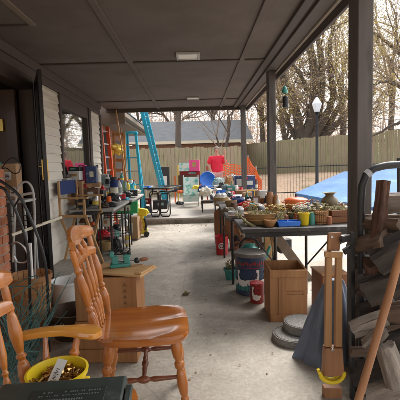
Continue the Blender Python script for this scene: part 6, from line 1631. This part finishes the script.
clutter([
 # clutter table behind the flower table
 ('tin_can', 'tin', 'pale blue tin standing behind the low basket', 'jar', 252, 212, 4.15, 6, 9, K['ladder_blue']),
 ('cloth_heap', 'cloth', 'tan crumpled cloth right of the dark helmet', 'heap', 267, 213, 4.2, 10, 9, K['basket']),
 ('bowl', 'bowl', 'white bowl at the left edge of the clutter table', 'bowl', 233, 216, 4.2, 10, 5, K['white']),
 ('wooden_box', 'box', 'dark flat wooden box under the white bowl', 'box', 236, 219, 4.05, 16, 4, K['walnut']),
 ('jar', 'jar', 'amber jar between helmet and red cloth heap', 'jar', 249, 209, 4.8, 5, 10, K['orangepot']),
 ('cloth_heap', 'cloth', 'black and blue cloth behind the red cloth heap', 'heap', 238, 205, 5.1, 13, 9, K['navy']),
 ('wicker_basket', 'basket', 'brown wicker basket at the left edge behind the white bowl', 'bowl', 231, 208, 5.0, 12, 8, K['wicker']),
 ('bottle', 'bottle', 'green bottle rising behind the red cloth heap', 'bottle', 247, 205, 5.2, 4, 14, K['teal']),
 ('carton', 'box', 'white carton behind the wooden bowl near the middle post', 'box', 263, 199, 5.25, 8, 9, K['cap']),
 ('bottle', 'bottle', 'black bottle between reddish block and the middle post', 'bottle', 266, 211, 4.5, 5, 18, K['blackplastic']),
 # long pale table
 ('wicker_basket', 'basket', 'large wicker basket at the near left of the long pale table', 'bowl', 221, 206, 5.65, 16, 9, K['wicker']),
 ('cloth_heap', 'cloth', 'white cloth spilling from the large wicker basket', 'heap', 221, 199, 5.7, 12, 6, K['cap']),
 ('cloth_heap', 'cloth', 'dark red blanket heap on the long pale table', 'heap', 236, 203, 5.9, 13, 7, K['darkred']),
 ('carton', 'box', 'brown carton behind the dark red blanket', 'box', 247, 200, 6.2, 9, 8, K['card']),
 ('cloth_heap', 'cloth', 'black handbag heap in the middle of the long pale table', 'heap', 228, 200, 6.2, 9, 8, K['blackplastic']),
 ('jar', 'jar', 'white canister on the far end of the long pale table', 'jar', 236, 193, 7.0, 5, 8, K['white']),
 ('jar', 'jar', 'red canister next to the white canister', 'jar', 241, 193, 7.0, 4, 6, K['red']),
 ('bowl', 'bowl', 'blue bowl at the far left of the long pale table', 'bowl', 222, 194, 6.9, 8, 4, K['blue']),
 ('cloth_heap', 'cloth', 'green patterned cloth behind the blue bowl', 'heap', 226, 190, 7.05, 9, 6, K['multi']),
 ('bottle', 'bottle', 'clear bottle left of the white canister', 'bottle', 232, 190, 7.05, 3, 9, K['glass']),
 ('cap', 'cap', 'orange cap beside the dark round basket', 'heap', 262, 198, 6.2, 6, 5, K['orange']),
 # table with navy box
 ('cloth_heap', 'cloth', 'pale pink cloth lying before the navy printed box', 'heap', 236, 190, 7.8, 10, 4, K['shorts']),
 ('jar', 'jar', 'brown jar right of the navy printed box', 'jar', 256, 189, 7.9, 4, 10, K['walnut']),
 ('cloth_heap', 'cloth', 'black strap heap in front of the navy printed box', 'heap', 249, 190, 7.78, 9, 3, K['blackplastic']),
 # upper patio and beyond
 ('cloth_heap', 'cloth', 'navy sleeping bag heap on the upper patio left of the black case', 'heap', 203, 192, 9.9, 10, 7, K['navy']),
 ('carton', 'box', 'white carton on the low upper patio table', 'box', 218, 190, 9.5, 8, 5, K['cap']),
 ('cloth_heap', 'cloth', 'grey rug heap beside the tan plush toy', 'heap', 223, 190, 9.4, 9, 8, K['rubber']),
 ('jar', 'jar', 'purple red jar beside the grey rug heap', 'jar', 235, 187, 9.3, 4, 6, K['darkred']),
 ('toy', 'toy', 'small green toy in front of the round blue chair', 'heap', 210, 194, 9.6, 6, 4, K['green']),
 ('cloth_heap', 'cloth', 'grey bundle lying on the upper patio left of the floral chair', 'heap', 172, 192, 11.5, 13, 5, K['rubber']),
 ('toy', 'toy', 'small orange red toy left of the floral folding chair', 'heap', 180, 193, 11.2, 6, 3, K['orange']),
 # flower table extra
 ('bottle', 'bottle', 'small white bottle left of the pale carton', 'bottle', 278, 207, 3.6, 4, 11, K['white']),
 ('cloth_heap', 'moss', 'mossy green clump right of the pale yellow flowers', 'heap', 298, 214, 3.45, 8, 6, K['plantleaf']),
 ('jar', 'jar', 'olive jar tucked behind the reed basket', 'jar', 316, 213, 3.55, 8, 11, K['olive']),
 ('bowl', 'bowl', 'brown bowl behind the small slatted crate', 'bowl', 342, 212, 3.7, 14, 8, K['crate_red']),
 # left tables extra
 ('cloth_heap', 'cloth', 'dark cloth hanging at the front edge of the nearest left table', 'heap', 97, 205, 5.15, 12, 6, K['rubber']),
 ('paint_can', 'can', 'silver paint can behind the black helmet', 'jar', 108, 196, 6.15, 7, 10, K['steel']),
 ('tool_case', 'case', 'red tool case between navy flask and black gloves', 'box', 121, 199, 6.35, 9, 5, K['red']),
 ('bottle', 'bottle', 'yellow bottle on the second left table', 'bottle', 128, 190, 7.1, 4, 9, K['yellow']),
 ('tool_case', 'case', 'navy case at the back of the second left table', 'box', 119, 187, 7.3, 8, 7, K['navy']),
 ('cloth_heap', 'cloth', 'brown rag heap behind the tall navy flask', 'heap', 111, 191, 6.9, 10, 9, K['basket']),
 ('jar', 'jar', 'white jar behind the yellow bottle', 'jar', 131, 186, 7.5, 5, 7, K['white']),
 ('drill_box', 'box', 'black drill box in front of the cream rag', 'box', 133, 196, 6.9, 9, 6, K['blackplastic']),
 ('cloth_heap', 'cloth', 'pale blue cloth at the front edge of the second left table', 'heap', 125, 201, 6.4, 10, 4, K['ladder_blue']),
 ('carton', 'box', 'cream carton under the wire shelf top', 'box', 108, 226, 5.5, 9, 8, K['cream']),
 ('cloth_heap', 'cloth', 'red cloth heap on the lower wire shelf', 'heap', 104, 238, 5.4, 14, 8, K['red']),
 ('paint_can', 'can', 'grey paint can on the floor under the nearest left table', 'jar', 92, 250, 5.6, 9, 12, K['galv']),
 ('cloth_heap', 'cloth', 'black hose coil heap left of the dark red bin', 'heap', 86, 245, 5.7, 12, 10, K['rubber']),
 ('cloth_heap', 'cloth', 'tan sack slumped against the tan box', 'heap', 139, 231, 6.9, 8, 14, K['crate']),
 ('black_bucket', 'bucket', 'black bucket under the second left table', 'jar', 117, 236, 6.6, 9, 12, K['blackplastic']),
 # under right tables
 ('black_bag', 'bag', 'dark bag slumped behind the red buckets', 'heap', 240, 246, 5.5, 14, 12, K['blackplastic']),
 ('brown_box', 'box', 'reddish brown box behind the kettle', 'box', 252, 252, 5.1, 12, 16, K['crate_red']),
 ('cloth_heap', 'cloth', 'dark blanket heap under the clutter table', 'heap', 266, 258, 4.7, 16, 12, K['doorwood']),
 ('cream_board', 'board', 'pale board upright between kettle and plywood box', 'box', 268, 262, 4.45, 7, 30, K['pine']),
 ('red_tin', 'tin', 'small bright red tin hanging near the folded stand', 'jar', 252, 240, 5.0, 6, 8, K['red']),
])
picture('framed_picture', 'picture', 'small wooden framed picture leaning on the clutter table', 256, 208, 4.7, 8, 12, K['walnut'], K['cap'])
picture('framed_picture', 'picture', 'gold framed dark picture on the long pale table', 251, 200, 6.4, 8, 10, K['brass'], K['navybox'])
picture('framed_picture', 'picture', 'white framed picture among the second left table tools', 105, 186, 6.3, 8, 12, K['white'], K['multi'])
teapot('brown teapot on the clutter table between cloth heaps', 243, 209, 4.75, 11, K['olive'])
teapot('white teapot on the long pale table', 229, 196, 6.6, 8, K['white'])
# extra logs filling the back of the stack
rr_ = random.Random(77); back = [
 ((376, 262), (398, 268), LD, 'dark log deep behind the wedge shaped log'), ((380, 303), (400, 306), LD, 'dark log deep behind the big square log'),
 ((362, 345), (392, 352), LD, 'dark log lying crosswise deep behind the thin stick'), ((366, 380), (398, 384), LD, 'dark log lying crosswise near the floor'),
 ((360, 412), (400, 416), LE, 'brown log lying crosswise on the floor at the back'), ((358, 312), (380, 322), LD, 'dark log crosswise behind the knotty stub'),
 ((360, 282), (384, 286), LE, 'brown log crosswise behind the short hanging log'), ((370, 232), (402, 244), LE, 'brown log crosswise just under the level log'),
 ((356, 364), (378, 362), LE, 'brown log crosswise behind the dark smooth log')]
for i, (a, e, m, lb) in enumerate(back): log(at(*a, 2.14), at(*e, 2.12), .15, .16, 90+i, m, lb, rough=.14)

# more small goods crowding the flower table
def goods(items):
    for (nm, ct, lb, sh, px, Y, w, h, m) in items:
        c = at(px, 215, Y); c.z = TZ; py = None
        # same shapes as clutter(), placed by table height
        s = Y/387; d = ray(px, 215); k = (TZ-EYE)/1.0
        q = at(px, 215, Y); hz = q.z; dpy = (hz-TZ)/s
        clutter([(nm, ct, lb, sh, px, 215+dpy, Y, w, h, m)])
goods([
 ('jar', 'jar', 'mustard yellow jar at the front behind the blue tray', 'jar', 282, 3.42, 6, 9, K['yellow_soft']),
 ('jar', 'jar', 'amber honey jar between blue tray and yellow pot', 'jar', 297, 3.40, 6, 10, K['orangepot']),
 ('basket', 'basket', 'round straw basket left of the blue tray', 'bowl', 270, 3.28, 13, 7, K['basket']),
 ('jar', 'jar', 'dark green jar between yellow pot and reed basket', 'jar', 312, 3.32, 6, 12, K['teal']),
 ('straw_basket', 'basket', 'golden straw basket between the yellow pot and the vase', 'bowl', 314, 3.48, 12, 10, K['yellow_soft']),
 ('clay_pot', 'pot', 'terracotta pot at the back between orange pot and carvings', 'bowl', 283, 3.60, 9, 8, K['terracotta']),
 ('bottle', 'bottle', 'olive bottle right of the round straw basket', 'bottle', 277, 3.36, 4, 14, K['olive']),
 ('jar', 'jar', 'small brown jar behind the curved dried branch', 'jar', 255, 3.68, 7, 10, K['walnut']),
 ('straw_hat', 'hat', 'straw hat lying behind the low basket', 'heap', 262, 3.66, 16, 7, K['basket']),
 ('jar', 'jar', 'white enamel jar behind the small slatted crate', 'jar', 346, 3.6, 8, 12, K['white']),
 ('tin', 'tin', 'yellow tin beside the vase block', 'jar', 322, 3.66, 6, 11, K['yellow_soft']),
 ('clay_pot', 'pot', 'brown clay pot squeezed right of the reed basket', 'jar', 329, 3.30, 6, 8, K['terracotta']),
])
# odd tools under the black framed patio table
clutter([('hose_coil', 'hose', 'black hose coil on the step edge left of the patio table', 'heap', 148, 213, 8.8, 9, 7, K['rubber']),
 ('crate_box', 'crate', 'grey crate under the black framed patio table', 'box', 160, 209, 9.3, 14, 9, K['rubber']),
 ('cloth_heap', 'cloth', 'white towel draped at the back of the black framed patio table', 'heap', 168, 191, 9.5, 10, 4, K['cap']),
 ('toolbox', 'box', 'red toolbox on the upper patio behind the yellow toy', 'box', 147, 204, 9.4, 8, 6, K['darkred']),
 ('lawn_bag', 'bag', 'dark bag on the upper patio right of the patio table', 'heap', 180, 205, 9.2, 8, 4, K['rubber'])])

clutter([
 ('tool_case', 'case', 'black tool case at the front left corner of the nearest left table', 'box', 84, 207, 5.12, 13, 8, K['blackplastic']),
 ('cloth_heap', 'cloth', 'dark brown leather gloves on the front edge of the nearest left table', 'heap', 104, 208, 5.15, 11, 6, K['doorwood']),
 ('jar', 'jar', 'grey metal canister at the front of the nearest left table', 'jar', 96, 206, 5.1, 7, 12, K['steel']),
 ('cloth_heap', 'cloth', 'black cable heap beside the grey metal canister', 'heap', 112, 207, 5.3, 11, 5, K['rubber']),
 ('radio', 'radio', 'small dark radio behind the black cable heap', 'box', 100, 199, 5.6, 10, 9, K['rubber']),
 ('spool', 'spool', 'orange spool on the nearest left table', 'jar', 109, 202, 5.45, 5, 6, K['orange']),
 ('book_pile', 'book', 'reddish case standing under the tan carton', 'box', 84, 196, 5.3, 8, 12, K['darkred']),
 ('storage_box', 'box', 'black storage box low beside the director chair legs', 'box', 88, 240, 5.2, 16, 14, K['blackplastic']),
 ('basket', 'basket', 'brown wicker basket on the floor under the wire shelf', 'bowl', 106, 250, 5.35, 14, 9, K['wicker']),
 ('cloth_heap', 'cloth', 'dark green tarp heap behind the red bin', 'heap', 112, 240, 6.2, 15, 12, K['teal']),
])

# ============================================================ light, world, view
w = bpy.data.worlds.new('World'); SC.world = w; w.use_nodes = True
nt = w.node_tree; bg = nt.nodes['Background']
sky = nt.nodes.new('ShaderNodeTexSky'); sky.sky_type = 'NISHITA'; sky.sun_disc = False
SUN_EL, SUN_AZ = R(50), R(35)
sky.sun_elevation = SUN_EL; sky.sun_rotation = SUN_AZ; sky.air_density = 1.0; sky.dust_density = 4.0
hs = nt.nodes.new('ShaderNodeHueSaturation'); hs.inputs['Saturation'].default_value = .14; hs.inputs['Value'].default_value = 1.0
nt.links.new(sky.outputs[0], hs.inputs['Color']); nt.links.new(hs.outputs[0], bg.inputs[0]); bg.inputs[1].default_value = .15
sl = bpy.data.lights.new('sun', 'SUN'); sl.energy = .85; sl.angle = R(20); sl.color = (1, .96, .91)
so = bpy.data.objects.new('sun', sl); COL.objects.link(so)
d = Vector((math.sin(SUN_AZ)*math.cos(SUN_EL), math.cos(SUN_AZ)*math.cos(SUN_EL), math.sin(SUN_EL)))
so.rotation_euler = d.to_track_quat('Z', 'Y').to_euler(); so.location = (6, -4, 12)
SC.render.engine = 'CYCLES'
SC.view_settings.view_transform = 'Standard'; SC.view_settings.look = 'None'; SC.view_settings.exposure = 1.58; SC.view_settings.gamma = 1
SC.cycles.max_bounces = 7; SC.cycles.diffuse_bounces = 4; SC.cycles.transparent_max_bounces = 6
SC.render.resolution_x = SC.render.resolution_y = 1024
